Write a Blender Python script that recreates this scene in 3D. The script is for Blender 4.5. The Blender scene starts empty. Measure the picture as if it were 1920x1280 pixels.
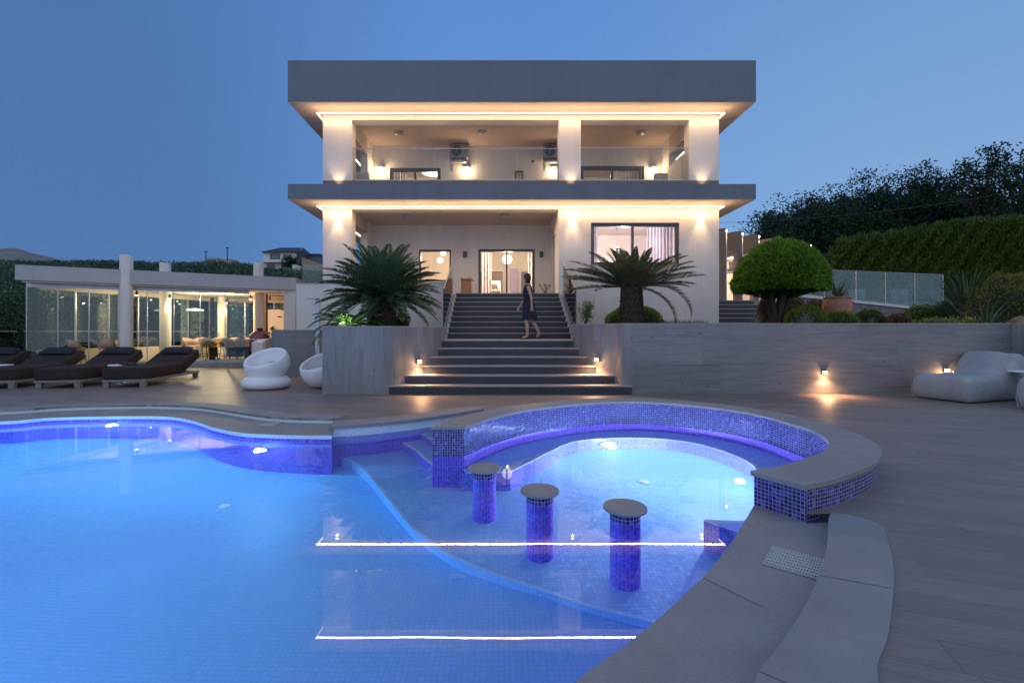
import bpy, math, random
import numpy as np
from mathutils import Vector, Matrix
from mathutils.geometry import tessellate_polygon
random.seed(7); rng = np.random.default_rng(7)
S = bpy.context.scene
COL = S.collection
R = math.radians

# ------------------------------------------------------------------ camera
EYE = 1.255; FPX = 870.0; CX = 935.0; CY = 622.0      # focal length and principal point of the 1920x1280 photograph
cd = bpy.data.cameras.new('camera'); cam = bpy.data.objects.new('camera', cd); COL.objects.link(cam)
cam.location = (0, 0, EYE); cam.rotation_euler = (R(90), 0, 0)
cd.sensor_width = 36; cd.lens = FPX/1920*36; cd.shift_x = (960-CX)/1920; cd.shift_y = -(640-CY)/1920
cd.clip_start = .05; cd.clip_end = 3000
S.camera = cam

# ------------------------------------------------------------------ view, sampling
vs = S.view_settings; vs.view_transform = 'Standard'; vs.look = 'None'; vs.exposure = 0.08; vs.gamma = 1; vs.use_curve_mapping = False
cy = S.cycles
cy.max_bounces = 10; cy.diffuse_bounces = 4; cy.glossy_bounces = 4; cy.transmission_bounces = 8; cy.transparent_max_bounces = 24
cy.sample_clamp_indirect = 4.0; cy.sample_clamp_direct = 0; cy.caustics_reflective = False; cy.caustics_refractive = True
cy.blur_glossy = .5
cy.use_denoising = True
try: cy.denoiser = 'OPENIMAGEDENOISE'
except Exception: pass

# ------------------------------------------------------------------ dusk sky
W = bpy.data.worlds.new('World'); S.world = W; W.use_nodes = True
nt = W.node_tree; nt.nodes.clear()
def N(nt, t, **kw):
    n = nt.nodes.new(t)
    for k, v in kw.items():
        if k.startswith('i_'):
            n.inputs[int(k[2:])].default_value = v
        else: setattr(n, k, v)
    return n
def L(nt, a, b): nt.links.new(a, b)
def M(nt, op, a, b=None, c=None, clamp=False):
    n = nt.nodes.new('ShaderNodeMath'); n.operation = op; n.use_clamp = clamp
    for i, v in enumerate((a, b, c)):
        if v is None: continue
        if isinstance(v, (int, float)): n.inputs[i].default_value = v
        else: nt.links.new(v, n.inputs[i])
    return n.outputs[0]
def MIX(nt, fac, a, b, blend='MIX'):
    n = nt.nodes.new('ShaderNodeMix'); n.data_type = 'RGBA'; n.blend_type = blend
    for i, v in ((0, fac), (6, a), (7, b)):
        if isinstance(v, (int, float)): n.inputs[i].default_value = v
        elif isinstance(v, tuple): n.inputs[i].default_value = v if len(v) == 4 else v+(1,)
        else: nt.links.new(v, n.inputs[i])
    return n.outputs[2]
def RAMP(nt, fac, stops, interp='LINEAR'):
    n = nt.nodes.new('ShaderNodeValToRGB'); cr = n.color_ramp; cr.interpolation = interp
    while len(cr.elements) < len(stops): cr.elements.new(.5)
    for e, (p, c) in zip(cr.elements, stops):
        e.position = p; e.color = (c+(1,)) if isinstance(c, tuple) else (c, c, c, 1)
    if fac is not None: nt.links.new(fac, n.inputs[0])
    return n.outputs[0]
def SMOOTH(nt, v, a, b):
    n = nt.nodes.new('ShaderNodeMapRange'); n.interpolation_type = 'SMOOTHSTEP'
    nt.links.new(v, n.inputs[0]); n.inputs[1].default_value = a; n.inputs[2].default_value = b
    return n.outputs[0]
tc = N(nt, 'ShaderNodeTexCoord'); sp = N(nt, 'ShaderNodeSeparateXYZ'); L(nt, tc.outputs['Generated'], sp.inputs[0])
X, Y, Z = sp.outputs
up = SMOOTH(nt, Z, -.02, .85)
cl = MIX(nt, up, (.082, .185, .40), (.066, .160, .39))            # western side of the sky
ccn = MIX(nt, up, (.145, .33, .74), (.092, .235, .575))            # middle
cr_ = MIX(nt, up, (.23, .40, .68), (.115, .26, .54))            # paler side
a = SMOOTH(nt, X, -.62, -.02); b = SMOOTH(nt, X, .0, .62)
front = MIX(nt, b, MIX(nt, a, cl, ccn), cr_)
back = MIX(nt, SMOOTH(nt, Z, 0, .9), (.56, .62, .80), (.36, .47, .66))    # afterglow behind the camera
yb = SMOOTH(nt, M(nt, 'MULTIPLY', Y, -1), -.35, .55)
sky = MIX(nt, yb, front, back)
bg = N(nt, 'ShaderNodeBackground'); L(nt, sky, bg.inputs[0]); bg.inputs[1].default_value = 1.0
wo = N(nt, 'ShaderNodeOutputWorld'); L(nt, bg.outputs[0], wo.inputs[0])

# ------------------------------------------------------------------ pixel helpers (a point of the photograph on a plane of the place)
def at(px, py, D): return Vector(((px-CX)*D/FPX, D, EYE-(py-CY)*D/FPX))
def XD(px, D): return (px-CX)*D/FPX
def ZD(py, D): return EYE-(py-CY)*D/FPX
def onz(px, py, z=0):
    D = (EYE-z)*FPX/(py-CY); return ((px-CX)*D/FPX, D)
ZW = -.14
def refr(px, py, z):
    s = (py-CY)/FPX; dx = (px-CX)/FPX; hn = math.hypot(dx, 1); D0 = (EYE-ZW)/s
    tt = math.asin(math.sin(math.atan2(hn, s))/1.333); hd = (ZW-z)*math.tan(tt)
    return (D0*dx+hd*dx/hn, D0+hd/hn)
def spline(pts, n=8):
    out = []; P = [Vector(p) for p in pts]
    for i in range(len(P)-1):
        p0 = P[i-1] if i else P[0]*2-P[1]; p1 = P[i]; p2 = P[i+1]; p3 = P[i+2] if i+2 < len(P) else P[-1]*2-P[-2]
        for k in range(n):
            t = k/n
            out.append(.5*((2*p1)+(p2-p0)*t+(2*p0-5*p1+4*p2-p3)*t*t+(3*p1-p0-3*p2+p3)*t**3))
    out.append(P[-1]); return [tuple(p) for p in out]
def offset(pts, d):
    out = []
    for i, p in enumerate(pts):
        a = Vector(pts[max(i-1, 0)]); b = Vector(pts[min(i+1, len(pts)-1)]); t = (b-a).normalized()
        out.append((p[0]-t.y*d, p[1]+t.x*d))
    return out

# ------------------------------------------------------------------ mesh builder
class MB:
    def __init__(s): s.v = []; s.f = []; s.uv = {}; s.sm = set()
    def add(s, vs, fs, uvs=None, smooth=False):
        b = len(s.v); s.v += [tuple(v) for v in vs]
        for i, f in enumerate(fs):
            if uvs is not None and uvs[i] is not None: s.uv[len(s.f)] = uvs[i]
            if smooth: s.sm.add(len(s.f))
            s.f.append([b+k for k in f])
        return s
    def box(s, x0, y0, z0, x1, y1, z1, M=None):
        v = [Vector(p) for p in ((x0,y0,z0),(x1,y0,z0),(x1,y1,z0),(x0,y1,z0),(x0,y0,z1),(x1,y0,z1),(x1,y1,z1),(x0,y1,z1))]
        if M is not None: v = [M @ p for p in v]
        return s.add(v, [(0,3,2,1),(4,5,6,7),(0,1,5,4),(1,2,6,5),(2,3,7,6),(3,0,4,7)])
    def rbox(s, x0, y0, z0, x1, y1, z1, r=.02, M=None, n=3):
        # box with rounded vertical and horizontal edges (superellipsoid-like shell)
        cx, cyy, cz = (x0+x1)/2, (y0+y1)/2, (z0+z1)/2; hx, hy, hz = (x1-x0)/2, (y1-y0)/2, (z1-z0)/2
        r = min(r, hx, hy, hz)
        loops = []
        k = n
        prof = [(r*(1-math.cos(math.pi/2*i/k)), -hz+r*(1-math.sin(math.pi/2*i/k))) for i in range(k+1)]
        prof = [(r-r*math.sin(math.pi/2*i/k), -hz+r-r*math.cos(math.pi/2*i/k)) for i in range(k+1)]
        prof += [(q, -z) for q, z in reversed(prof)]
        vs = []; m = 4*(k+1)
        for ins, z in prof:
            rr = r-ins
            for c, (sx, sy) in enumerate(((1,1),(-1,1),(-1,-1),(1,-1))):
                for i in range(k+1):
                    a = math.pi/2*(c+i/k)
                    vs.append(Vector((cx+sx*(hx-r)+rr*math.cos(a), cyy+sy*(hy-r)+rr*math.sin(a), cz+z)))
        if M is not None: vs = [M @ p for p in vs]
        fs = [(j*m+i, j*m+(i+1) % m, (j+1)*m+(i+1) % m, (j+1)*m+i) for j in range(len(prof)-1) for i in range(m)]
        fs += [tuple(range(m))[::-1], tuple(range((len(prof)-1)*m, len(prof)*m))]
        return s.add(vs, fs, smooth=True)
    def tube(s, pts, r, n=8, caps=True, smooth=True):
        P = [Vector(p) for p in pts]; rs = r if isinstance(r, (list, tuple)) else [r]*len(P); vs = []
        ref = None
        for i, p in enumerate(P):
            t = (P[min(i+1, len(P)-1)]-P[max(i-1, 0)]).normalized()
            if ref is None or abs(ref.dot(t)) > .95: ref = Vector((0,0,1)) if abs(t.z) < .9 else Vector((1,0,0))
            u = t.cross(ref).normalized(); w = u.cross(t)
            for k in range(n):
                a = 2*math.pi*k/n; vs.append(p+(u*math.cos(a)+w*math.sin(a))*rs[i])
        fs = [(i*n+k, i*n+(k+1) % n, (i+1)*n+(k+1) % n, (i+1)*n+k) for i in range(len(P)-1) for k in range(n)]
        s.add(vs, fs, smooth=smooth)
        if caps:
            s.add(vs[:n], [tuple(range(n))]); s.add(vs[-n:], [tuple(range(n))[::-1]])
        return s
    def lathe(s, prof, c=(0,0,0), n=24, sc=(1,1), uvr=None):
        vs = [(c[0]+r*sc[0]*math.cos(2*math.pi*k/n), c[1]+r*sc[1]*math.sin(2*math.pi*k/n), c[2]+z) for r, z in prof for k in range(n)]
        fs = [(i*n+k, i*n+(k+1) % n, (i+1)*n+(k+1) % n, (i+1)*n+k) for i in range(len(prof)-1) for k in range(n)]
        uvs = None
        if uvr: uvs = [[(uvr*2*math.pi*(k)/n, prof[i][1]), (uvr*2*math.pi*(k+1)/n, prof[i][1]), (uvr*2*math.pi*(k+1)/n, prof[i+1][1]), (uvr*2*math.pi*k/n, prof[i+1][1])] for i in range(len(prof)-1) for k in range(n)]
        return s.add(vs, fs, uvs, True)
    def disc(s, c, r, n=24, sc=(1,1)):
        return s.add([(c[0]+r*sc[0]*math.cos(2*math.pi*k/n), c[1]+r*sc[1]*math.sin(2*math.pi*k/n), c[2]) for k in range(n)], [tuple(range(n))])
    def ribbon(s, pts, z0, z1, u0=0, flip=False, smooth=False):
        u = u0; vs = []; fs = []; uvs = []
        for i, p in enumerate(pts):
            vs += [(p[0], p[1], z0), (p[0], p[1], z1)]
        for i in range(len(pts)-1):
            d = math.hypot(pts[i+1][0]-pts[i][0], pts[i+1][1]-pts[i][1])
            q = (2*i, 2*i+2, 2*i+3, 2*i+1); w = [(u, z0), (u+d, z0), (u+d, z1), (u, z1)]
            if flip: q = q[::-1]; w = w[::-1]
            fs.append(q); uvs.append(w); u += d
        s.add(vs, fs, uvs, smooth); return u
    def poly(s, pts, z, holes=(), flip=False):
        loops = [[Vector((p[0], p[1], 0)) for p in pts]]+[[Vector((p[0], p[1], 0)) for p in h] for h in holes]
        tri = tessellate_polygon(loops); flat = [p for l in loops for p in l]; fs = []
        for t in tri:
            a, b, c = (flat[i] for i in t); ar = (b.x-a.x)*(c.y-a.y)-(b.y-a.y)*(c.x-a.x)
            if abs(ar) < 1e-9: continue
            fs.append(tuple(t) if (ar > 0) != flip else tuple(t)[::-1])
        return s.add([(p.x, p.y, z) for p in flat], fs)
    def prism(s, pts, z0, z1, smooth=False):
        ar = sum(pts[i][0]*pts[(i+1) % len(pts)][1]-pts[(i+1) % len(pts)][0]*pts[i][1] for i in range(len(pts)))
        if ar < 0: pts = pts[::-1]
        s.poly(pts, z1); s.poly(pts, z0, flip=True); s.ribbon(list(pts)+[pts[0]], z0, z1, smooth=smooth); return s
    def strip(s, a, b, z, zb=None):
        # surface between two point rows of equal length
        n = len(a); zb = z if zb is None else zb
        return s.add([(p[0], p[1], z) for p in a]+[(p[0], p[1], zb) for p in b], [(i, i+1, n+i+1, n+i) for i in range(n-1)])
    def build(s, name, mat, parent=None, bevel=0, sub=0, smooth=False):
        me = bpy.data.meshes.new(name); me.from_pydata(s.v, [], s.f); me.validate(clean_customdata=False) if False else None
        uvl = me.uv_layers.new(name='UVMap'); me.calc_loop_triangles()
        co = s.v
        for p in me.polygons:
            i = p.index
            if smooth or i in s.sm: p.use_smooth = True
            if i in s.uv:
                for li, w in zip(p.loop_indices, s.uv[i]): uvl.data[li].uv = w
            else:
                n = p.normal; ax, ay, az = abs(n.x), abs(n.y), abs(n.z)
                for li, vi in zip(p.loop_indices, p.vertices):
                    c = co[vi]
                    uvl.data[li].uv = (c[0], c[1]) if az >= ax and az >= ay else ((c[0], c[2]) if ay >= ax else (c[1], c[2]))
        o = bpy.data.objects.new(name, me); COL.objects.link(o); me.materials.append(mat)
        if parent is not None:
            o.parent = parent; o.matrix_parent_inverse = parent.matrix_basis.inverted()
        if bevel:
            m = o.modifiers.new('bevel', 'BEVEL'); m.width = bevel; m.segments = 2; m.limit_method = 'ANGLE'
        if sub:
            m = o.modifiers.new('sub', 'SUBSURF'); m.levels = m.render_levels = sub
        return o
def tag(o, label=None, cat=None, group=None, kind=None):
    if label: o['label'] = label
    if cat: o['category'] = cat
    if group: o['group'] = group
    if kind: o['kind'] = kind
    return o
def thing(name, label, cat, loc=(0,0,0), group=None):
    o = bpy.data.objects.new(name, None); COL.objects.link(o); o.location = loc; o.empty_display_size = .2
    return tag(o, label, cat, group)
def copy_tree(o, parent=None):
    c = o.copy(); COL.objects.link(c)
    if parent is not None: c.parent = parent; c.matrix_parent_inverse = o.matrix_parent_inverse.copy()
    for ch in list(o.children): copy_tree(ch, c)
    return c
def light(kind, name, loc, energy, color, parent=None, size=.05, rot=None, spot=None, blend=.6, target=None):
    ld = bpy.data.lights.new(name, kind); ld.energy = energy; ld.color = color
    if kind == 'AREA': ld.size = size
    else: ld.shadow_soft_size = size
    if kind == 'SPOT': ld.spot_size = R(spot or 90); ld.spot_blend = blend
    o = bpy.data.objects.new(name, ld); COL.objects.link(o); o.location = loc
    if target is not None: o.rotation_euler = (Vector(target)-Vector(loc)).to_track_quat('-Z', 'Y').to_euler()
    elif rot: o.rotation_euler = rot
    if parent is not None: o.parent = parent; o.matrix_parent_inverse = parent.matrix_basis.inverted()
    return o

# ------------------------------------------------------------------ materials
def newmat(name):
    m = bpy.data.materials.new(name); m.use_nodes = True; nt = m.node_tree; nt.nodes.clear()
    out = N(nt, 'ShaderNodeOutputMaterial'); p = N(nt, 'ShaderNodeBsdfPrincipled'); L(nt, p.outputs[0], out.inputs[0])
    return m, nt, p, out
def bump(nt, p, h, strength=.3, dist=.01):
    b = N(nt, 'ShaderNodeBump'); b.inputs['Strength'].default_value = strength; b.inputs['Distance'].default_value = dist
    L(nt, h, b.inputs['Height']); L(nt, b.outputs[0], p.inputs['Normal'])
def noise(nt, vec, scale, detail=4, rough=.55, out=0):
    n = N(nt, 'ShaderNodeTexNoise'); n.inputs['Scale'].default_value = scale; n.inputs['Detail'].default_value = detail; n.inputs['Roughness'].default_value = rough
    if vec is not None: L(nt, vec, n.inputs['Vector'])
    return n.outputs[out]
def uvn(nt, scale=(1,1,1), rot=0, loc=(0,0,0)):
    t = N(nt, 'ShaderNodeTexCoord'); m = N(nt, 'ShaderNodeMapping'); L(nt, t.outputs['UV'], m.inputs[0])
    m.inputs['Scale'].default_value = scale; m.inputs['Rotation'].default_value = (0, 0, rot); m.inputs['Location'].default_value = loc
    return m.outputs[0]
def objn(nt):
    return N(nt, 'ShaderNodeTexCoord').outputs['Object']
def plain(name, col, rough=.6, metal=0, var=.12, scale=6, bmp=0, bscale=60, spec=.5, coat=0):
    m, nt, p, o = newmat(name); v = objn(nt)
    n = noise(nt, v, scale, 5)
    c2 = tuple(min(1, c*(1+var)) for c in col); c1 = tuple(c*(1-var) for c in col)
    L(nt, RAMP(nt, n, [(.3, c1), (.7, c2)]), p.inputs['Base Color'])
    p.inputs['Roughness'].default_value = rough; p.inputs['Metallic'].default_value = metal
    p.inputs['Specular IOR Level'].default_value = spec; p.inputs['Coat Weight'].default_value = coat
    if bmp: bump(nt, p, noise(nt, v, bscale, 3), bmp, .01)
    return m
def emit(name, col, s):
    m, nt, p, o = newmat(name); nt.nodes.remove(p); e = N(nt, 'ShaderNodeEmission'); e.inputs[0].default_value = col+(1,); e.inputs[1].default_value = s
    L(nt, e.outputs[0], o.inputs[0]); return m
def glass(name, tint=(.86,.93,.93), refl=1.0, rough=0.0):
    m, nt, p, o = newmat(name); nt.nodes.remove(p)
    t = N(nt, 'ShaderNodeBsdfTransparent'); t.inputs[0].default_value = tint+(1,)
    g = N(nt, 'ShaderNodeBsdfGlossy'); g.inputs['Roughness'].default_value = rough; g.inputs[0].default_value = (.95,1,1,1)
    f = N(nt, 'ShaderNodeFresnel'); f.inputs[0].default_value = 1.5
    k = M(nt, 'MULTIPLY', f.outputs[0], refl, clamp=True)
    mx = N(nt, 'ShaderNodeMixShader'); L(nt, k, mx.inputs[0]); L(nt, t.outputs[0], mx.inputs[1]); L(nt, g.outputs[0], mx.inputs[2]); L(nt, mx.outputs[0], o.inputs[0])
    return m
def tiles(name, size, stops, grout, rough=.15, gw=.07, bmp=.25, interp='CONSTANT', big=0, rot=0):
    m, nt, p, o = newmat(name); v = uvn(nt, (1/size, 1/size, 1), rot, (.013, .007, 0))
    fl = N(nt, 'ShaderNodeVectorMath', operation='FLOOR'); L(nt, v, fl.inputs[0])
    fr = N(nt, 'ShaderNodeVectorMath', operation='FRACTION'); L(nt, v, fr.inputs[0])
    sb = N(nt, 'ShaderNodeVectorMath', operation='SUBTRACT'); L(nt, fr.outputs[0], sb.inputs[0]); sb.inputs[1].default_value = (.5, .5, .5)
    ab = N(nt, 'ShaderNodeVectorMath', operation='ABSOLUTE'); L(nt, sb.outputs[0], ab.inputs[0])
    s = N(nt, 'ShaderNodeSeparateXYZ'); L(nt, ab.outputs[0], s.inputs[0])
    mx = M(nt, 'MAXIMUM', s.outputs[0], s.outputs[1]); g = SMOOTH(nt, mx, .5-gw*1.15, .5-gw*.85)
    wn = N(nt, 'ShaderNodeTexWhiteNoise', noise_dimensions='2D'); L(nt, fl.outputs[0], wn.inputs['Vector'])
    c = RAMP(nt, wn.outputs['Value'], stops, interp)
    if big: c = MIX(nt, RAMP(nt, noise(nt, v, big, 3), [(.35, 0.0), (.65, .5)]), c, grout)
    L(nt, MIX(nt, g, c, grout), p.inputs['Base Color'])
    L(nt, M(nt, 'MULTIPLY_ADD', g, .5, rough), p.inputs['Roughness'])
    # every tile leans a little its own way
    nm = N(nt, 'ShaderNodeVectorMath', operation='SUBTRACT'); L(nt, wn.outputs['Color'], nm.inputs[0]); nm.inputs[1].default_value = (.5,.5,.5)
    sc = N(nt, 'ShaderNodeVectorMath', operation='SCALE'); L(nt, nm.outputs[0], sc.inputs[0]); sc.inputs['Scale'].default_value = .06
    ge = N(nt, 'ShaderNodeNewGeometry'); ad = N(nt, 'ShaderNodeVectorMath', operation='ADD'); L(nt, ge.outputs['Normal'], ad.inputs[0]); L(nt, sc.outputs[0], ad.inputs[1])
    b = N(nt, 'ShaderNodeBump'); b.inputs['Strength'].default_value = bmp; b.inputs['Distance'].default_value = .002; b.invert = True
    L(nt, g, b.inputs['Height']); L(nt, ad.outputs[0], b.inputs['Normal']); L(nt, b.outputs[0], p.inputs['Normal'])
    return m
def wood(name, c1, c2, plank=.2, length=1.2, rot=0, rough=.5, seam=.35, knots=True, gscale=1.0, seamw=.006, bmp=.15, spec=.5):
    # boards run along the rotated U axis
    m, nt, p, o = newmat(name); v = uvn(nt, (1,1,1), rot); s = N(nt, 'ShaderNodeSeparateXYZ'); L(nt, v, s.inputs[0])
    u, w = s.outputs[0], s.outputs[1]
    row = M(nt, 'FLOOR', M(nt, 'DIVIDE', w, plank)); rw = N(nt, 'ShaderNodeTexWhiteNoise', noise_dimensions='1D'); L(nt, row, rw.inputs['W'])
    ush = M(nt, 'ADD', u, M(nt, 'MULTIPLY', rw.outputs['Value'], 3.7)); colm = M(nt, 'FLOOR', M(nt, 'DIVIDE', ush, length))
    fw = M(nt, 'MULTIPLY', M(nt, 'FRACT', M(nt, 'DIVIDE', w, plank)), plank); fu = M(nt, 'MULTIPLY', M(nt, 'FRACT', M(nt, 'DIVIDE', ush, length)), length)
    dw = M(nt, 'MINIMUM', fw, M(nt, 'SUBTRACT', plank, fw)); du = M(nt, 'MINIMUM', fu, M(nt, 'SUBTRACT', length, fu))
    d = M(nt, 'MINIMUM', dw, du); sm = M(nt, 'SUBTRACT', 1, SMOOTH(nt, d, seamw*.3, seamw))
    cb = N(nt, 'ShaderNodeCombineXYZ'); L(nt, row, cb.inputs[0]); L(nt, colm, cb.inputs[1]); pr = N(nt, 'ShaderNodeTexWhiteNoise', noise_dimensions='2D'); L(nt, cb.outputs[0], pr.inputs['Vector'])
    g = N(nt, 'ShaderNodeCombineXYZ'); L(nt, M(nt, 'MULTIPLY', u, 1.4*gscale), g.inputs[0]); L(nt, M(nt, 'MULTIPLY', w, 26*gscale), g.inputs[1]); L(nt, M(nt, 'MULTIPLY', pr.outputs['Value'], 40), g.inputs[2])
    gr = noise(nt, g.outputs[0], 1.6, 6, .62)
    g2 = N(nt, 'ShaderNodeCombineXYZ'); L(nt, M(nt, 'MULTIPLY', u, .8), g2.inputs[0]); L(nt, M(nt, 'MULTIPLY', w, 5), g2.inputs[1]); L(nt, M(nt, 'MULTIPLY', pr.outputs['Value'], 17), g2.inputs[2])
    gb = noise(nt, g2.outputs[0], 1.5, 3)
    f = M(nt, 'ADD', M(nt, 'MULTIPLY', gr, .6), M(nt, 'MULTIPLY', gb, .4))
    c = RAMP(nt, f, [(.32, c1), (.66, c2)])
    c = MIX(nt, 1.0, c, RAMP(nt, pr.outputs['Value'], [(0, .86), (1, 1.09)]), 'MULTIPLY')
    if knots:
        g3 = N(nt, 'ShaderNodeCombineXYZ'); L(nt, M(nt, 'MULTIPLY', u, 1.3), g3.inputs[0]); L(nt, M(nt, 'MULTIPLY', w, 3.4), g3.inputs[1])
        vo = N(nt, 'ShaderNodeTexVoronoi'); L(nt, g3.outputs[0], vo.inputs['Vector']); vo.inputs['Scale'].default_value = 1.5
        k = M(nt, 'SUBTRACT', 1, SMOOTH(nt, vo.outputs['Distance'], .03, .10)); k = M(nt, 'MULTIPLY', k, M(nt, 'GREATER_THAN', gr, .40))
        c = MIX(nt, M(nt, 'MULTIPLY', k, .85), c, tuple(x*.35 for x in c1))
    c = MIX(nt, M(nt, 'MULTIPLY', sm, seam), c, tuple(x*.45 for x in c1))
    L(nt, c, p.inputs['Base Color']); L(nt, M(nt, 'MULTIPLY_ADD', gr, .25, rough-.1), p.inputs['Roughness']); p.inputs['Specular IOR Level'].default_value = spec
    bump(nt, p, M(nt, 'SUBTRACT', M(nt, 'MULTIPLY', gr, .4), sm), bmp, .004)
    return m
def stone(name, c, rough=.6, speck=.25, joint=0, jrot=0, bmp=.1):
    m, nt, p, o = newmat(name); v = objn(nt)
    n1 = noise(nt, v, 260, 2, .7); n2 = noise(nt, v, 3, 5)
    cc = RAMP(nt, n1, [(.38, tuple(x*(1-speck) for x in c)), (.62, tuple(min(1, x*(1+speck)) for x in c))])
    cc = MIX(nt, 1, cc, RAMP(nt, n2, [(.25, .82), (.75, 1.12)]), 'MULTIPLY')
    L(nt, cc, p.inputs['Base Color']); L(nt, M(nt, 'MULTIPLY_ADD', n2, .2, rough-.1), p.inputs['Roughness'])
    bump(nt, p, n1, bmp, .002); return m
def stucco(name, c, rough=.85, b=.25, board=0):
    m, nt, p, o = newmat(name); v = objn(nt)
    n2 = noise(nt, v, .9, 6, .6); n1 = noise(nt, v, 90, 3)
    cc = RAMP(nt, n2, [(.3, tuple(x*.93 for x in c)), (.7, tuple(min(1, x*1.05) for x in c))])
    L(nt, cc, p.inputs['Base Color']); p.inputs['Roughness'].default_value = rough; p.inputs['Specular IOR Level'].default_value = .25
    st_ = N(nt, 'ShaderNodeMapping'); L(nt, v, st_.inputs[0]); st_.inputs['Scale'].default_value = (2.2, 2.2, .12)
    L(nt, MIX(nt, 1, cc, RAMP(nt, noise(nt, st_.outputs[0], 2.5, 4), [(.35, .965), (.6, 1.012)]), 'MULTIPLY'), p.inputs['Base Color'])
    h = n1
    if board:
        s = N(nt, 'ShaderNodeSeparateXYZ'); L(nt, v, s.inputs[0]); wv = N(nt, 'ShaderNodeCombineXYZ'); L(nt, M(nt, 'MULTIPLY', s.outputs[0], .6), wv.inputs[0]); L(nt, M(nt, 'MULTIPLY', s.outputs[2], 9), wv.inputs[2])
        h = M(nt, 'ADD', M(nt, 'MULTIPLY', n1, .3), noise(nt, wv.outputs[0], 1, 3))
    bump(nt, p, h, b, .006); return m
def leafm(name, cols, rough=.55, trans=.25, spec=.3, big=0):
    m, nt, p, o = newmat(name); g = N(nt, 'ShaderNodeNewGeometry')
    c = RAMP(nt, g.outputs['Random Per Island'], [(i/(len(cols)-1), c) for i, c in enumerate(cols)])
    n = noise(nt, objn(nt), 1.6, 3); c = MIX(nt, 1, c, RAMP(nt, n, [(.3, .7), (.7, 1.25)]), 'MULTIPLY')
    if big: c = MIX(nt, 1, c, RAMP(nt, noise(nt, objn(nt), big, 3), [(.35, .45), (.65, 1.7)]), 'MULTIPLY')
    L(nt, c, p.inputs['Base Color']); p.inputs['Roughness'].default_value = rough; p.inputs['Specular IOR Level'].default_value = spec
    if trans:
        t = N(nt, 'ShaderNodeBsdfTranslucent'); L(nt, c, t.inputs[0]); mx = N(nt, 'ShaderNodeMixShader'); mx.inputs[0].default_value = trans
        L(nt, p.outputs[0], mx.inputs[1]); L(nt, t.outputs[0], mx.inputs[2]); L(nt, mx.outputs[0], o.inputs[0])
    return m

WARM = (1.0, .62, .34); WARMER = (1.0, .52, .24); POOLC = (.17, .62, 1.0)
mt = {}
mt['white'] = stucco('white_render', (.73, .71, .67), board=1)
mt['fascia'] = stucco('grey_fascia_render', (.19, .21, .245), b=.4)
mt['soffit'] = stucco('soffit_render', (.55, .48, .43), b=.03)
mt['interior'] = stucco('interior_paint', (.70, .66, .60), b=.05)
mt['band'] = plain('dark_plinth_band', (.16, .14, .15), .7)
mt['riser'] = stone('slate_riser', (.040, .048, .062), .5, .2)
mt['tread'] = stone('step_tread_stone', (.36, .33, .32), .6, .15)
mt['stone'] = stone('grey_coping_stone', (.29, .275, .275), .62, .16, bmp=.15)
mt['deck'] = wood('wood_look_deck', (.185, .142, .120), (.31, .245, .212), .20, 1.2, R(20.6), .42, .45, knots=False, seamw=.004, bmp=.12, gscale=1.3)
mt['clad_v'] = wood('vertical_cladding', (.18, .18, .19), (.31, .305, .31), .2, 1.46, R(90), .5, .25, seamw=.004)
mt['clad_h'] = wood('horizontal_cladding', (.165, .168, .18), (.295, .29, .295), .6, 1.96, 0, .5, .22, seamw=.004, gscale=.7)
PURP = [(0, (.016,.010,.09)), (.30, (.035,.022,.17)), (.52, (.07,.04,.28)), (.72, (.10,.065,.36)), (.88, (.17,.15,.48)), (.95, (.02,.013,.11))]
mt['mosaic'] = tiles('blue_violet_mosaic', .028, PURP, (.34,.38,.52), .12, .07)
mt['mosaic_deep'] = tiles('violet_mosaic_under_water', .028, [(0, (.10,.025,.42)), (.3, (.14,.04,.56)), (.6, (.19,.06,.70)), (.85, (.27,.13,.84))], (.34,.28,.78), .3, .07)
mt['pool'] = tiles('pale_blue_pool_tile', .036, [(0, (.29,.54,.86)), (.4, (.32,.57,.89)), (.8, (.35,.60,.92))], (.25,.48,.74), .4, .05, bmp=.04)
mt['bench'] = tiles('lilac_blue_mosaic', .028, [(0, (.08,.07,.40)), (.3, (.11,.10,.50)), (.6, (.14,.14,.58)), (.85, (.20,.22,.68))], (.28,.30,.66), .3, .07)
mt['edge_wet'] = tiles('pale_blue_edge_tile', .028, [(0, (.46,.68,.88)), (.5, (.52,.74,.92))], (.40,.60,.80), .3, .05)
mt['edge_tile'] = tiles('white_edge_tile', .028, [(0, (.70,.80,.84)), (.5, (.76,.85,.88))], (.50,.60,.66), .25, .05)
mt['glass'] = glass('clear_glass', (.80,.91,.90), 1.15)
mt['pane'] = glass('window_pane', (.92,.93,.95), .8)
mt['fenceglass'] = glass('fence_glass', (.60,.72,.72), .28)
mt['clearpane'] = glass('balcony_glass', (.90,.92,.92), .45)
mt['white2'] = stucco('pavilion_render', (.47,.47,.49), b=.1)
mt['frame'] = plain('dark_aluminium_frame', (.075,.085,.105), .4, .3)
mt['steel'] = plain('brushed_steel', (.55,.55,.56), .3, 1)
mt['alu'] = plain('silver_aluminium', (.48,.50,.53), .38, .7)
mt['black'] = plain('black_metal', (.02,.02,.022), .45, .4)
mt['led'] = emit('warm_led_strip', (1.0,.74,.48), 9)
mt['bulb'] = emit('warm_lamp_lens', (1.0,.72,.44), 28); mt['lens2'] = emit('amber_lamp_lens', (1.0,.60,.32), 6.5)
mt['globe'] = emit('white_globe_lamp', (1.0,.86,.66), 3.2)
mt['poollamp'] = emit('pool_lamp_lens', (.72,.88,1.0), 30)
mt['plastic'] = plain('white_moulded_plastic', (.90,.90,.92), .38, 0, .02)
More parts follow.
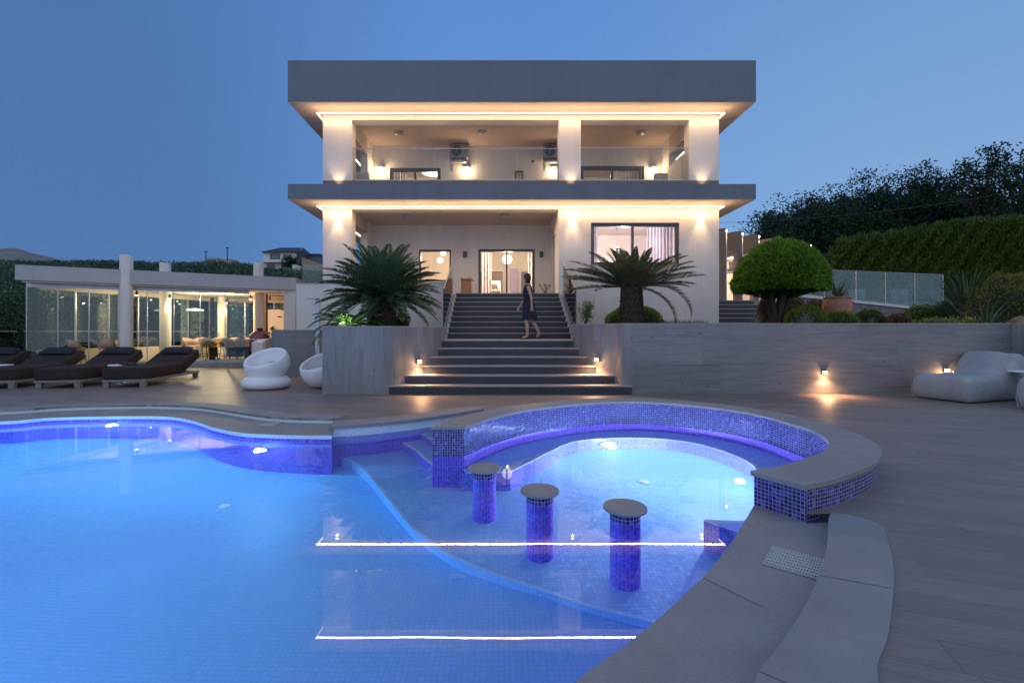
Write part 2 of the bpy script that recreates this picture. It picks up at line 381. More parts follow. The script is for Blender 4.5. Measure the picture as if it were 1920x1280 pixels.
mt['cushion'] = plain('dark_brown_fabric', (.044,.034,.031), .9, 0, .15, 8, .2, 300, spec=.2)
mt['pillow'] = plain('charcoal_fabric', (.035,.038,.048), .92, 0, .15, 8, .2, 300, spec=.2)
mt['teak'] = plain('grey_weathered_wood', (.24,.22,.20), .7, 0, .2, 14, .2, 80)
mt['beanbag'] = plain('grey_outdoor_fabric', (.38,.39,.42), .95, 0, .10, 5, .9, 11, spec=.15)
mt['rattan'] = plain('tan_leather', (.50,.32,.20), .6, 0, .12)
mt['soil'] = plain('planter_soil', (.07,.055,.045), .95, 0, .3, 12, .6, 40)
mt['hill'] = plain('hillside_earth', (.035,.045,.025), .95, 0, .35, .6, .5, 3)
mt['ridge'] = plain('bare_mountain', (.22,.185,.17), .95, 0, .25, .04, .5, .3)
mt['terracotta'] = plain('terracotta', (.42,.20,.13), .75, 0, .15, 9, .3, 50)
mt['bark'] = plain('bark', (.07,.05,.04), .95, 0, .4, 20, .8, 40)
mt['palmbark'] = plain('cycad_bark', (.085,.06,.048), .95, 0, .4, 26, .8, 50)
mt['skin'] = plain('skin', (.52,.32,.24), .5, 0, .04)
mt['dress'] = plain('navy_dress', (.014,.016,.035), .85, 0, .2, 10, .2, 60)
mt['hair'] = plain('brown_hair', (.03,.02,.015), .6, 0, .3, 60)
mt['cream'] = plain('cream_fabric', (.62,.55,.46), .9, 0, .05)
mt['redglaze'] = plain('red_glazed_ceramic', (.22,.02,.02), .22, 0, .1, 30, .3, 200, coat=.6)
# ================================================================== POOL
ZL = -.06; ZF = -1.53; ZS = -1.16; ZB = -.60; ZCAP = .20
px = lambda seq, z: [onz(x, y, z) for x, y in seq]
Wl = px([(0,790),(100,782.7),(233,780),(320,781.3),(367,790),(400,801),(450,810.7),(500,814),(567,816),(622,816)], ZL)
Wl = [(-9.9,3.6),(-9.6,5.2),(-8.9,6.45)]+Wl
Wl = spline(Wl, 6)
Cp = spline(px([(622.5,799.5),(685,795.7),(735,791),(785,785.5),(835,778),(872,772.5),(905,767.5)], 0), 4)      # raised coping over the entry steps
spa_in = spline(px([(872.5,799.5),(930,780.5),(1000,766),(1100,755.5),(1175,752.5),(1250,755),(1350,765),(1425,777.5),(1476,791.6),(1523,806),(1549,822),(1553,834),(1539,848),(1507,860),(1460,873),(1406,882)], ZCAP), 5)
TH = .385
spa_out = offset(spa_in, TH)
spa_out[0] = onz(807, 799.5, ZCAP); spa_out[-1] = onz(1515, 912, ZCAP)
cap_out = spa_out
wall_in = offset(spa_in, .02); wall_out = offset(spa_in, TH-.02)
wall_in[0] = (wall_in[0][0], wall_in[0][1]+.02); wall_out[0] = (spa_out[0][0]+.02, spa_out[0][1]+.02)
e1 = (Vector(spa_out[-1])-Vector(spa_in[-1])).normalized(); nrm = Vector((-e1.y, e1.x))      # end face direction
if nrm.y < 0: nrm = -nrm
wall_in[-1] = tuple(Vector(spa_in[-1])+e1*.02+nrm*.02); wall_out[-1] = tuple(Vector(spa_out[-1])-e1*.02+nrm*.02)
Wr = spline([wall_in[-1]]+px([(1379,1005),(1351,1042),(1320,1080),(1295,1103),(1245,1149),(1198,1189),(1161,1217.5),(1120,1245),(1075,1280)], ZL)+[(.02,1.50),(-.5,1.24),(-1.4,1.0),(-3,.85),(-5.2,.9),(-7.4,1.3),(-9.1,2.3),(-9.9,3.6)], 6)
# where the coping tip meets the outer face of the spa wall
tip = Cp[-1]
k = min(range(len(wall_out)//2), key=lambda i: (Vector(wall_out[i])-Vector(tip)).length)
outer_wet = wall_out[:k+1]                                    # outer wall face that stands in the water
outline = Wl+Cp+outer_wet[::-1]+wall_in+Wr[1:-1]
pool = thing('swimming_pool', 'free-form swimming pool with blue tiles, violet mosaic walls and lit water', 'swimming pool', (0, 4, 0))
w = MB().poly(outline, ZW); wat = w.build('water', None or bpy.data.materials.new('pool_water'))
tag(wat, kind='structure')
m = wat.data.materials[0]; m.use_nodes = True; q = m.node_tree; q.nodes.clear()
o_ = N(q, 'ShaderNodeOutputMaterial'); gl = N(q, 'ShaderNodeBsdfGlass'); gl.inputs['IOR'].default_value = 1.333; gl.inputs['Roughness'].default_value = 0; gl.inputs[0].default_value = (.97,.99,1,1)
nz = noise(q, objn(q), .9, 2); bb = N(q, 'ShaderNodeBump'); bb.inputs['Strength'].default_value = .06; bb.inputs['Distance'].default_value = .02; L(q, nz, bb.inputs['Height']); L(q, bb.outputs[0], gl.inputs['Normal'])
L(q, gl.outputs[0], o_.inputs[0])

# floors: the deep floor and the shelf
sh = [refr(x, y, ZS) for x, y in [(632,853),(660,862),(683,878),(700,895),(722,922),(745,950),(775,985),(800,1005),(850,1040),(900,1062),(950,1080),(1000,1097),(1050,1113),(1100,1130),(1150,1143),(1220,1160)]]+[(1.35,2.9)]
sh[0] = (-2.214, 6.24); sh = spline(sh, 4)
def zfl(x, y): return ZF+.26*max(0, min(1, ((x+1.5)*.67+(5.4-y)*.74)/2.7))
gx = np.linspace(-10.4, 2.2, 64); gy = np.linspace(.3, 7.9, 40); g = MB()
g.add([(x, y, zfl(x, y)) for y in gy for x in gx], [(j*64+i, j*64+i+1, (j+1)*64+i+1, (j+1)*64+i) for j in range(39) for i in range(63)], smooth=True); g.build('deep_floor', mt['pool'], pool)
shelf_poly = sh+[(2.6,3.0),(4.2,4.0),(4.2,6.6),(2.0,7.8),(-.2,7.8),(-2.3,6.6)]
MB().poly(shelf_poly, ZS).build('shelf_floor', mt['pool'], pool)
r_ = MB(); u_ = 0; vs_ = []; uv_ = []
for i, (x, y) in enumerate(sh):
    if i: u_ += math.hypot(x-sh[i-1][0], y-sh[i-1][1])
    vs_ += [(x, y, zfl(x, y)-.03), (x, y, ZS-.002)]; uv_.append(u_)
r_.add(vs_, [(2*i+1, 2*i+3, 2*i+2, 2*i) for i in range(len(sh)-1)], [[(uv_[i], ZS), (uv_[i+1], ZS), (uv_[i+1], ZF), (uv_[i], ZF)] for i in range(len(sh)-1)])
r_.build('shelf_riser', mt['pool'], pool)
r_ = MB(); r_.strip(offset(sh, -.03), offset(sh, .004), ZS+.003)
r_.build('shelf_edge_tiles', mt['edge_wet'], pool)
# walls under and above the water
wl = MB(); wl.ribbon(Wl, ZF, ZW+.035, flip=True); wl.ribbon([Wl[-1]]+[(-2.214,6.23)], ZF, ZW-.012, flip=True)
wl.build('mosaic_wall', mt['mosaic_deep'], pool)
wl = MB(); wl.ribbon(Cp, ZF, ZW+.0, flip=True); wl.build('mosaic_wall', mt['mosaic_deep'], pool)
wl = MB(); wl.ribbon(Wr, ZF, ZW+.035, flip=True); wl.build('mosaic_wall', mt['mosaic_deep'], pool)
tr = MB(); tr.ribbon(Wl, ZW+.035, ZL, flip=True); tr.ribbon(Wr, ZW+.035, ZL, flip=True); tr.build('waterline_tiles', mt['edge_tile'], pool)
tr = MB(); tr.ribbon(Cp, ZW, -.03, flip=True); tr.ribbon([Wl[-1], Cp[0]], ZW-.012, -.03, flip=True); tr.build('waterline_tiles', mt['edge_tile'], pool)
# entry steps in the corner by the spa wall
for zz, seq in ((-.80, [(742,822),(760,832.5),(777,842),(792,856),(812,871),(830,880)]), (-.46, [(788,812),(800,819),(812,826),(835,838)])):
    e = [refr(x, y, zz) for x, y in seq]; e = spline(e, 3)
    back = [(p[0]+1.3, p[1]+.9) for p in e]
    stp = MB(); stp.poly(e+[(-.05,6.2),(-.05,7.6),(e[0][0]+.2,7.6)], zz); stp.build('entry_step', mt['pool'], pool)
    stp = MB(); stp.ribbon(e, ZS, zz-.03, flip=True); stp.build('entry_step_riser', mt['mosaic_deep'], pool)
    stp = MB(); stp.ribbon(e, zz-.03, zz, flip=True); stp.strip(e, offset(e, .035), zz+.003); stp.build('step_edge_tiles', mt['edge_tile'], pool)
# stone ledge that runs round the pool one step below the deck
Lo_l = [(-11.6,3.4),(-11.3,5.4),(-10.2,7.0)]+px([(0,770),(100,764),(200,760.7),(300,760),(367,762.7),(417,769),(467,777),(517,783),(567,785),(633,786)], 0)
Lo_l = spline(Lo_l, 6)
Lo_r = spline([onz(1562,962,0)]+px([(1554,974),(1550,1030),(1539,1067.5),(1526,1105),(1504,1149),(1479,1189),(1448,1233),(1417,1278)], 0)+[(.55,1.18),(-.1,.86),(-1.2,.56),(-3,.35),(-5.3,.36),(-7.8,.75),(-10.2,1.9),(-11.6,3.4)], 6)
g = MB(); g.poly(Lo_l+Wl[::-1], ZL); lg = g.build('stone_ledge', mt['stone'], pool)
g = MB(); g.poly([wall_in[-1], wall_out[-1]]+Lo_r+Wr[1:][::-1], ZL); g.build('stone_ledge', mt['stone'], pool)
g = MB(); g.ribbon(Lo_l, ZL, .012, flip=True); g.ribbon(Lo_r, ZL, .012, flip=True); g.build('ledge_riser', mt['edge_tile'], pool)
# the wider flush stone bands and the raised coping
Bo_r = spline([onz(1575,962,.012)]+px([(1600,966),(1651,983),(1667,1020),(1676,1067),(1673,1130),(1664,1192),(1645,1255)], .012)+[(1.17,1.38),(.86,.98),(.4,.58),(-1,.15),(-3,-.05),(-6,0),(-8.5,.4),(-11,1.6),(-12.1,3.4)], 6)
def resample(p, n):
    d = [0]
    for i in range(1, len(p)): d.append(d[-1]+math.hypot(p[i][0]-p[i-1][0], p[i][1]-p[i-1][1]))
    t = np.linspace(0, d[-1], n); return list(zip(np.interp(t, d, [q[0] for q in p]), np.interp(t, d, [q[1] for q in p])))
def plate(name, a, b, z1, th=.03, n=90, joints=0):
    # stone plate between two edges
    a = resample(a, n); b = resample(b, n); pb = MB(); pb.prism(a+b[::-1], z1-th, z1); return pb.build(name, mt['stone'], pool)
g = MB(); g.prism(Lo_r+Bo_r[::-1], -.02, .012); g.build('stone_band', mt['stone'], pool)
Bo_l = offset(Lo_l, .34)
g = MB(); g.prism(Lo_l+Bo_l[::-1], -.02, .012); g.build('stone_band', mt['stone'], pool)
Co = offset(Cp, .36); Ci = offset(Cp, -.025)
g = MB(); g.prism(Ci+Co[::-1], -.03, .014); g.build('raised_coping', mt['stone'], pool)
# joints in the stone (dark grout lines)
jm = plain('grout_joint', (.10,.10,.105), .9)
g = MB()
for (x0,y0),(x1,y1),z in (((1318,1083),(1429,1138),ZL),):
    p = Vector(onz(x0,y0,z)); q2 = Vector(onz(x1,y1,z)); d = (q2-p).normalized(); n2 = Vector((-d.y, d.x))*.002
    g = MB(); g.add([(p+n2).to_3d()+Vector((0,0,z+.002)), (p-n2).to_3d()+Vector((0,0,z+.002)), (q2-n2).to_3d()+Vector((0,0,z+.002)), (q2+n2).to_3d()+Vector((0,0,z+.002))], [(0,1,2,3)]); g.build('joint', jm, pool)
def joints_across(a, b, z, step, start=.4, w=.0022, n=400):
    a = resample(a, n); b = resample(b, n); acc = -start
    for i in range(1, n-1):
        acc += math.hypot(a[i][0]-a[i-1][0], a[i][1]-a[i-1][1])
        if acc >= step:
            acc = 0; p = Vector(a[i]).to_3d(); q2 = Vector(b[i]).to_3d(); d = (q2-p).normalized(); p += d*.004; q2 -= d*.004; n2 = Vector((-d.y, d.x, 0))*w; zz = Vector((0,0,z+.0015))
            JT.append((p+n2+zz, p-n2+zz, q2-n2+zz, q2+n2+zz))
JT = []
joints_across(Lo_r, Bo_r, .012, .95, .1); joints_across(Lo_l, Bo_l, .012, .95); joints_across(Cp, Co, .014, .9)
joints_across(spa_in[1:-1], spa_out[1:-1], ZCAP, .92, .5)
for v4 in JT: g = MB(); g.add(v4, [(0,1,2,3)]); g.build('joint', jm, pool)
# the bench inside the spa
be = spline([refr(x, y, ZB) for x, y in [(957,884),(1000,862),(1062,832),(1100,824),(1150,821),(1212,821),(1275,826),(1325,836),(1375,852.5),(1412,872)]]+[(2.68,4.75),(2.45,4.1),(2.1,3.85),(1.71,3.87)], 5)
bl = refr(944, 884, ZB)
bench_out = offset(wall_in, .02)
left_end = [(wall_in[0][0]+.0, wall_in[0][1]+.03)]
g = MB(); g.poly([(be[0][0]-.5, be[0][1]-.02)]+be+[(2.15,3.3)]+[(p[0], p[1]) for p in bench_out[::-1][2:]], ZB); g.build('bench_seat', mt['pool'], pool)
g = MB(); g.ribbon([(be[0][0]-.55, be[0][1]-.02)]+be+[(2.15,3.35)], ZS, ZB-.03); g.build('bench_riser', mt['bench'], pool)
g = MB(); g.ribbon([(be[0][0]-.5, be[0][1]-.02)]+be+[(2.15,3.35)], ZB-.03, ZB); g.strip(be, offset(be, .045), ZB+.003); g.build('bench_edge_tiles', mt['edge_tile'], pool)
# the raised mosaic wall round the spa, wet below the water line
spa = thing('spa_wall', 'curved raised spa wall in dark blue mosaic under a grey stone cap', 'wall', (2, 5.5, 0))
Rv = lambda p: p[::-1]
def ring_wall(mb, z0, z1, whole=True):
    u = mb.ribbon(wall_in, z0, z1, flip=True)
    mb.ribbon([wall_out[0], wall_in[0]], z0, z1, u0=5.04)
    mb.ribbon([wall_in[-1], wall_out[-1]], z0, z1, u0=7)
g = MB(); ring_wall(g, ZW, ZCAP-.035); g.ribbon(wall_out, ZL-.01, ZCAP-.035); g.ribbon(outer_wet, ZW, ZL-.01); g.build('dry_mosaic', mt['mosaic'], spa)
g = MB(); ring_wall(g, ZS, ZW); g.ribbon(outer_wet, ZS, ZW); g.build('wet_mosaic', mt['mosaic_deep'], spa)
g = MB(); g.prism(spa_in+cap_out[::-1], ZCAP-.035, ZCAP); g.build('stone_cap', mt['stone'], spa, bevel=.006)
# deck sheet with a hole for the pool
hole = Lo_l+[Cp[0]]+Cp+outer_wet[::-1]+[(p[0], p[1]) for p in offset(spa_in, .1)][2:-2]+[wall_out[-1]]+Lo_r[:-1]
MB().poly([(-15.9,-6),(16,-6),(16,9.6),(11,9.8),(11,20),(-7,20),(-8,24),(-13.1,24.0),(-12.95,20.8),(-14.75,14.1),(-15.9,10)], 0, holes=[hole]).build('deck', mt['deck']); tag(bpy.data.objects['deck'], kind='structure')

# stools standing in the water
st = thing('bar_stool', 'x', 'bar stool'); prof = [(.112, ZS), (.112, ZW)]
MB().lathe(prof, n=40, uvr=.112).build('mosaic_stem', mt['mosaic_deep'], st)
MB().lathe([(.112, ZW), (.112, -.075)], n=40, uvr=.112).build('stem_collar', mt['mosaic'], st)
MB().lathe([(0,-.075),(.145,-.075),(.157,-.070),(.160,-.062),(.160,-.052),(.157,-.045),(.15,-.042),(0,-.042)], n=48).build('stone_seat', mt['stone'], st)
for i, (x, y, lab) in enumerate(((1172,948,'stone-topped mosaic stool in the pool, nearest of three and closest to the drain grate'),
                            (1012,917,'middle mosaic stool of the row of three standing in the water'),
                            (908,875,'farthest mosaic stool, beside the square end of the spa wall'))):
    o = st if i == 0 else copy_tree(st); p = onz(x, y, -.045); o.location = (p[0], p[1], 0)
    tag(o, lab, 'bar stool', 'mosaic stools standing in the pool')
# pool lamps: fixture, lens and the lamp's own light
def pool_lamp(p, d, e, r=.085, zoff=0, off=.07, col=POOLC):
    d = Vector(d).normalized(); p = Vector(p); f = MB(); f.tube([p-d*.03, p+d*.012, p+d*.018], [r*1.25, r*1.25, r*1.1], 24); ob = f.build('pool_light', mt['alu'], pool)
    f = MB(); f.tube([p+d*.012, p+d*.026, p+d*.032], [r, r*.85, r*.3], 24); f.build('lens', mt['poollamp'], ob)
    light('POINT', 'pool_light_source', p+d*off, e, col, ob, size=.05)
def inward(pt, line):
    i = min(range(1, len(line)-1), key=lambda i: (Vector(line[i])-Vector(pt)).length); t = (Vector(line[i+1])-Vector(line[i-1])).normalized()
    return line[i], (t.y, -t.x, 0)
PE = 1.95
p, d = inward((-6.0,7.4), Wl); pool_lamp((p[0], p[1], -.42), d, 130*PE)
p, d = inward((-3.0,6.15), Wl); pool_lamp((p[0], p[1], -.62), d, 22*PE)
p, d = inward((-8.9,6.4), Wl); pool_lamp((p[0], p[1], -.62), d, 60*PE)
for q_, e_ in (((1.55,6.56),92), ((2.75,5.0),92)):
    p, d = inward(q_, be[:-6]); pool_lamp((p[0], p[1], -.90), d, e_*PE, .10, off=.17, col=(.60,.76,1.0))
for q_, e_ in (((-3.2,.85),60),((-7.4,1.3),180),((-9.6,4.2),120)):  # lamps added out of view to brighten the main pool
    p, d = inward(q_, Wr+Wl); pool_lamp((p[0], p[1], -.75), d, e_*PE)
# drains in the floor and grates in the ledge
g = MB(); c = refr(1208, 903, ZS); g.lathe([(0,.014),(.035,.012),(.055,.008),(.06,.002)], (c[0], c[1], ZS), 24); g.build('floor_drain', mt['plastic'], pool)
for x, y in ((423,948),):
    g = MB(); c = refr(x, y, ZF); g.lathe([(0,.014),(.035,.012),(.055,.008),(.06,.002)], (c[0], c[1], zfl(*c)), 24); g.build('floor_drain', mt['plastic'], pool)
def grate(quad, z, nx, ny, mat, label):
    a, b, c, d = (Vector(onz(x, y, z)) for x, y in quad); root = thing('drain_grate', label, 'drain grate', (a.x, a.y, z))
    P = lambda u, v: (a*(1-u)+b*u)*(1-v)+(d*(1-u)+c*u)*v
    g = MB(); bw = .46
    def cell(u0, v0, u1, v1):
        q = [P(u0,v0), P(u1,v0), P(u1,v1), P(u0,v1)]; vs = [(w.x, w.y, z+.002) for w in q]+[(w.x, w.y, z+.010) for w in q]
        g.add(vs, [(4,5,6,7),(0,1,5,4),(1,2,6,5),(2,3,7,6),(3,0,4,7)])
    for i in range(nx+1): cell(max(0,(i-bw/2)/nx), 0, min(1,(i+bw/2)/nx), 1)
    for j in range(ny+1):
        for i in range(nx): cell((i+bw/2)/nx, max(0,(j-bw/2)/ny), (i+1-bw/2)/nx, min(1,(j+bw/2)/ny))
    g.build('grid', mat, root)
    q = MB(); q.add([(w.x, w.y, z+.0015) for w in (a, b, c, d)], [(0,1,2,3)]); q.build('slot_backing', mt['black'], root)
gm = plain('ivory_plastic', (.46,.47,.46), .5)
grate([(1448,1024.5),(1549,1052),(1536,1088),(1429,1058)], ZL, 20, 7, gm, 'ivory slotted drain grate in the near stone ledge beside the raised band')
grate([(205,772.5),(247,767.5),(240,769.6),(196,774.6)], ZL, 9, 5, gm, 'pale grate in the stone ledge behind the left pool lamp')
grate([(497,793.5),(532,791.8),(512,799),(481,799.5)], ZL, 8, 5, gm, 'pale grate in the stone ledge above the round pool lamp')

# ================================================================== PLANTER WALLS AND STAIRS
D0 = 9.30; TR = .30; RI = .178
st_l = [729,757,789,807.5,821,830]; st_r = [1174,1155,1121,1101,1087,1076]
SX = [(XD(a, D0+TR*i), XD(b, D0+TR*i)) for i, (a, b) in enumerate(zip(st_l, st_r))]
stairs = thing('staircase', 'wide slate staircase that narrows upward between the planters to the house terrace', 'staircase', (0.25, 9.3, 0))
for i in range(6):
    xl, xr = SX[i]; y = D0+TR*i; z = RI*(i+1); y2 = y+TR+.02 if i < 5 else 12.36; xl -= .12; xr += .12
    MB().box(xl, y+.02, 0 if i == 0 else z-RI-.001, xr, y2+.1, z-.028).build('riser', mt['riser'], stairs)
    MB().box(xl-.01, y, z-.028, xr+.01, y2-.002, z).build('tread', mt['tread'], stairs)
UXL, UXR = -1.37, 1.95; RU = .160; TU = .33
for i in range(9):
    y = 12.36+TU*i; z = RI*6+RU*(i+1); zl = RI*6+RU*i
    y2 = y+TU if i < 8 else 15.17
    MB().box(UXL, y+.02, zl-.001, UXR, y2+.018, z-.026).build('riser', mt['riser'], stairs)
    MB().box(UXL-.02, y, z-.026, UXR+.02, y2-.002, z).build('tread', mt['tread'], stairs)
ZT = RI*6+RU*9
MB().box(UXL-.1, 12.5, 0, UXR+.1, 15.1, 1.05).build('stair_core', mt['riser'], stairs)
for s, X0 in ((-1, UXL-.09), (1, UXR+.09)):
    rl = thing('glass_balustrade', 'sloping glass balustrade on the %s side of the upper stair flight' % ('left' if s < 0 else 'right'), 'balustrade', (X0, 12.3, 1.07), 'glass balustrades beside the stairs')
    g = MB(); xs = (X0-.006, X0+.006)
    zb = lambda y: 1.10+(y-12.3)*.48
    pr = [(12.3, 1.10), (14.95, 2.40), (14.95, 3.56), (12.3, 2.38)]
    v = [(xs[0], y, z) for y, z in pr]+[(xs[1], y, z) for y, z in pr]
    g.add(v, [(0,3,2,1),(4,5,6,7),(0,1,5,4),(1,2,6,5),(2,3,7,6),(3,0,4,7)]); g.build('glass_panel', mt['glass'], rl)
    g = MB(); g.tube([(X0,12.3,2.39),(X0,14.95,3.575)], .016, 8); g.build('top_rail', mt['tread'], rl)
    g = MB(); g.box(X0-.012, 12.27, 1.07, X0+.012, 12.295, 2.40); g.build('end_post', mt['frame'], rl)
    for i in range(9):
        y = 12.5+TU*i; z = 1.12+RU*i; g = MB(); g.tube([(X0-.02,y,z+.08),(X0+.03,y,z+.08)], .022, 10)
        g.build('fixing', mt['steel'], rl)
    g = MB()
    for i in range(9):
        y = 12.36+TU*i; g.box(X0-s*.085-.02 if s > 0 else X0+.03, y, 1.07+RU*i-.12, X0-s*.03 if s > 0 else X0+.09, y+TU-.003, 1.07+RU*(i+1)-.03)
    g.build('stringer', mt['white'], rl)
# left planter
pl = spline([SX[0], ], 1) if False else None
Lcurve = [(-3.55,9.34),(-2.9,9.33),(SX[0][0]-.02,9.31),(SX[1][0]-.0,9.60),(SX[2][0]+.02,9.9),(SX[3][0],10.2),(SX[4][0],10.5),(-1.31,10.8),(-1.32,11.6),(-1.47,12.3)]
Lc = spline(Lcurve, 5)
pln = thing('planter_wall', 'grey wood-clad planter left of the stairs holding the big cycad', 'planter', (-2.6, 9.4, 0), 'wood-clad planters beside the stairs')
g = MB(); g.ribbon([(-3.55,15.1)]+Lc+[(-1.47,15.1)], 0, 1.345); g.build('cladding', mt['clad_v'], pln)
def inner(p, d): return offset(p, d)
g = MB(); lo = [(-3.57,15.1)]+offset(Lc, -.012)+[(-1.455,15.1)]; li = [(-3.43,15.1)]+offset(Lc, .12)+[(-1.59,15.1)]
g.prism(lo+li[::-1], 1.345, 1.372); g.build('coping', mt['tread'], pln)
g = MB(); g.poly([(-3.5,15.1),(-3.5,9.4)]+offset(Lc, .05)[3:]+[(-1.5,15.1)], 1.30); g.build('soil', mt['soil'], pln)
# right planter: curved flank, then a long straight wall
Rcurve = [(2.05,12.3),(1.80,11.6),(1.74,10.8),(SX[4][1],10.5),(SX[3][1],10.2),(SX[2][1]-.02,9.9),(SX[1][1],9.6),(2.50,9.40),(2.72,9.38)]
Rc = spline(Rcurve, 5)
prt = thing('planter_wall', 'long grey wood-clad retaining wall right of the stairs with horizontal boards', 'planter', (5, 9.4, 0), 'wood-clad planters beside the stairs')
g = MB(); g.ribbon([(2.05,15.1)]+Rc, 0, 1.402); g.build('curved_cladding', mt['clad_v'], prt)
g = MB(); g.ribbon([(2.72,9.38),(10.35,9.38)], 0, 1.402); g.build('straight_cladding', mt['clad_h'], prt)
g = MB(); g.ribbon([(10.35,9.38),(10.35,8.9),(14.5,8.9)], 0, 1.402); g.build('end_cladding', mt['clad_v'], prt)
ro = Rc+[(10.36,9.37)]; ri = offset(Rc, .12)+[(10.5,9.5)]
g = MB(); g.prism(offset(Rc, -.012)+[(10.36,9.368),(10.36,8.885),(14.5,8.885),(14.5,9.02),(10.49,9.02),(10.49,9.5)]+offset(Rc, .12)[::-1], 1.402, 1.43); g.build('coping', mt['tread'], prt)
g = MB(); g.poly([(2.1,15.1)]+offset(Rc, .05)+[(10.4,9.45),(10.4,9.0),(14.6,9.0),(20,9),(20,15.2),(7.3,15.15)], 1.36); g.build('soil', mt['soil'], prt)
g = MB(); g.box(3, 9.37, 0, 3.004, 9.3799, 1.4)
# small square wall lamps
def wall_lamp(x, y, z, facing, label, e=9):
    r = thing('wall_lamp', label, 'wall lamp', (x, y, z), 'small square lamps on the planter walls'); f = Vector(facing).normalized(); sd = Vector((-f.y, f.x, 0))
    Mx = Matrix((( sd.x, -f.x*-1, 0, x), (sd.y, f.y, 0, y), (0, 0, 1, z), (0, 0, 0, 1)))
    Mx = Matrix(((sd.x, f.x, 0, x), (sd.y, f.y, 0, y), (0, 0, 1, z), (0, 0, 0, 1)))
    g = MB(); g.box(-.048, 0, -.048, .048, .015, .048, Mx); g.box(-.048, .015, .033, .048, .075, .048, Mx); g.build('housing', mt['black'], r)
    g = MB(); g.box(-.034, .016, -.03, .034, .06, .032, Mx); g.build('lens', mt['lens2'], r)
    c = Vector((x, y, z))+f*.11-Vector((0, 0, .05)); light('SPOT', 'lamp_light', c+Vector((0,0,.03)), e*6.5, WARMER, r, .03, target=c+f*.30-Vector((0,0,1)), spot=140, blend=.9)
    light('POINT', 'lamp_glow', c, e*.38, WARMER, r, .03)
wall_lamp(XD(785,9.82), 9.80, ZD(677,9.8), (.72,-.7,0), 'small lit lamp on the curved planter wall left of the stairs')
wall_lamp(XD(1120,9.86), 9.84, ZD(674,9.84), (-.75,-.66,0), 'small lit lamp on the curved planter wall right of the stairs')
wall_lamp(XD(1545,9.37), 9.375, ZD(698,9.37), (0,-1,0), 'lit lamp in the open middle of the long retaining wall')
wall_lamp(XD(1773,9.37), 9.375, ZD(694,9.37), (0,-1,0), 'lit lamp on the long retaining wall behind the grey bean bag')
# ================================================================== HOUSE
Yw = 15.17; Ys = 14.31; Yb = 17.75; XL, XR = -5.75, 7.20; XI, XJ = -4.81, 6.24; XM0, XM1 = 1.96, 2.69
ZFL = 2.51; ZC1 = 5.35; ZS1 = 5.81; ZF2 = 5.90; ZU = 6.20; ZC2 = 8.352; ZR = 9.62
house = thing('villa', 'two-storey white villa with deep grey roof slabs, glass balconies and warm light strips', 'house', (.7, 16, 0))
def hb(name, mat, *boxes, bevel=0):
    g = MB()
    for b in boxes: g.box(*b)
    return g.build(name, mt[mat] if isinstance(mat, str) else mat, house, bevel=bevel)
# roof slab: grey fascia ring and a soffit slab
hb('roof_fascia', 'fascia', (-6.505,Ys,ZC2+.004,7.936,24,ZR))
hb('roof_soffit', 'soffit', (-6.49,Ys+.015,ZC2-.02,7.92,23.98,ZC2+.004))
hb('floor_slab_fascia', 'fascia', (-6.505,Ys,ZC1+.004,7.936,24,ZS1))
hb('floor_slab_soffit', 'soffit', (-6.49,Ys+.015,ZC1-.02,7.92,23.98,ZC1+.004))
hb('dark_band', 'band', (XL,Yw,ZS1,XR,Yw+.40,ZU), (XL,Yw+.40,ZS1,XI+.0,23.5,ZU), (XJ+.1,Yw+.4,ZS1,XR,23.5,ZU))
hb('upper_floor', 'tread', (XI,Yw+.40,ZS1,XJ+.1,Yb+5,ZF2))
t = ZC2-.02
hb('upper_column', 'white', (XL,Yw,ZU,XI,Yw+.45,t)); hb('upper_column', 'white', (1.97,Yw,ZU,2.685,Yw+.45,t)); hb('upper_column', 'white', (XJ,Yw,ZU,XR,Yw+.45,t))
hb('upper_lintel', 'white', (XI,Yw+.002,8.185,1.97,Yw+.43,t), (2.685,Yw+.002,8.185,XJ,Yw+.43,t))
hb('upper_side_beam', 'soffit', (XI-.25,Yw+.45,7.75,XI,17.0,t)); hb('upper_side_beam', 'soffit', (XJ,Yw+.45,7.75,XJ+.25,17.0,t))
hb('upper_side_wall', 'white', (XI-.25,17.0,ZU,XI,23.5,t), (XJ,17.0,ZU,XJ+.25,23.5,t), (XJ,15.9,ZU,XJ+.25,17.0,7.3))
# lower storey
t1 = ZC1-.02
hb('lower_column', 'white', (XL,Yw,2.86,XI,Yw+.45,t1))
hb('lower_lintel', 'white', (XI,Yw+.002,5.255,XM0,Yw+.43,t1))
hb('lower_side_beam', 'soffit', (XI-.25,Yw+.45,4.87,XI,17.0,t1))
hb('lower_side_wall', 'white', (XI-.25,17.0,ZFL,XI,23.5,t1), (XI-.25,Yw+.45,ZFL,XI,17.0,2.86))
hb('terrace_wall', 'white', (-6.62,Yw+.004,0,-1.47,Yw+.3,2.83))
hb('terrace_wall_cap', 'tread', (-6.63,Yw-.01,2.83,-1.465,Yw+.31,2.86))
hb('terrace_floor', 'tread', (-6.6,Yw+.31,2.3,XM0,Yb+5.2,ZFL), (-1.46,Yw-.0,2.3,XM0,Yw+.31,ZFL))
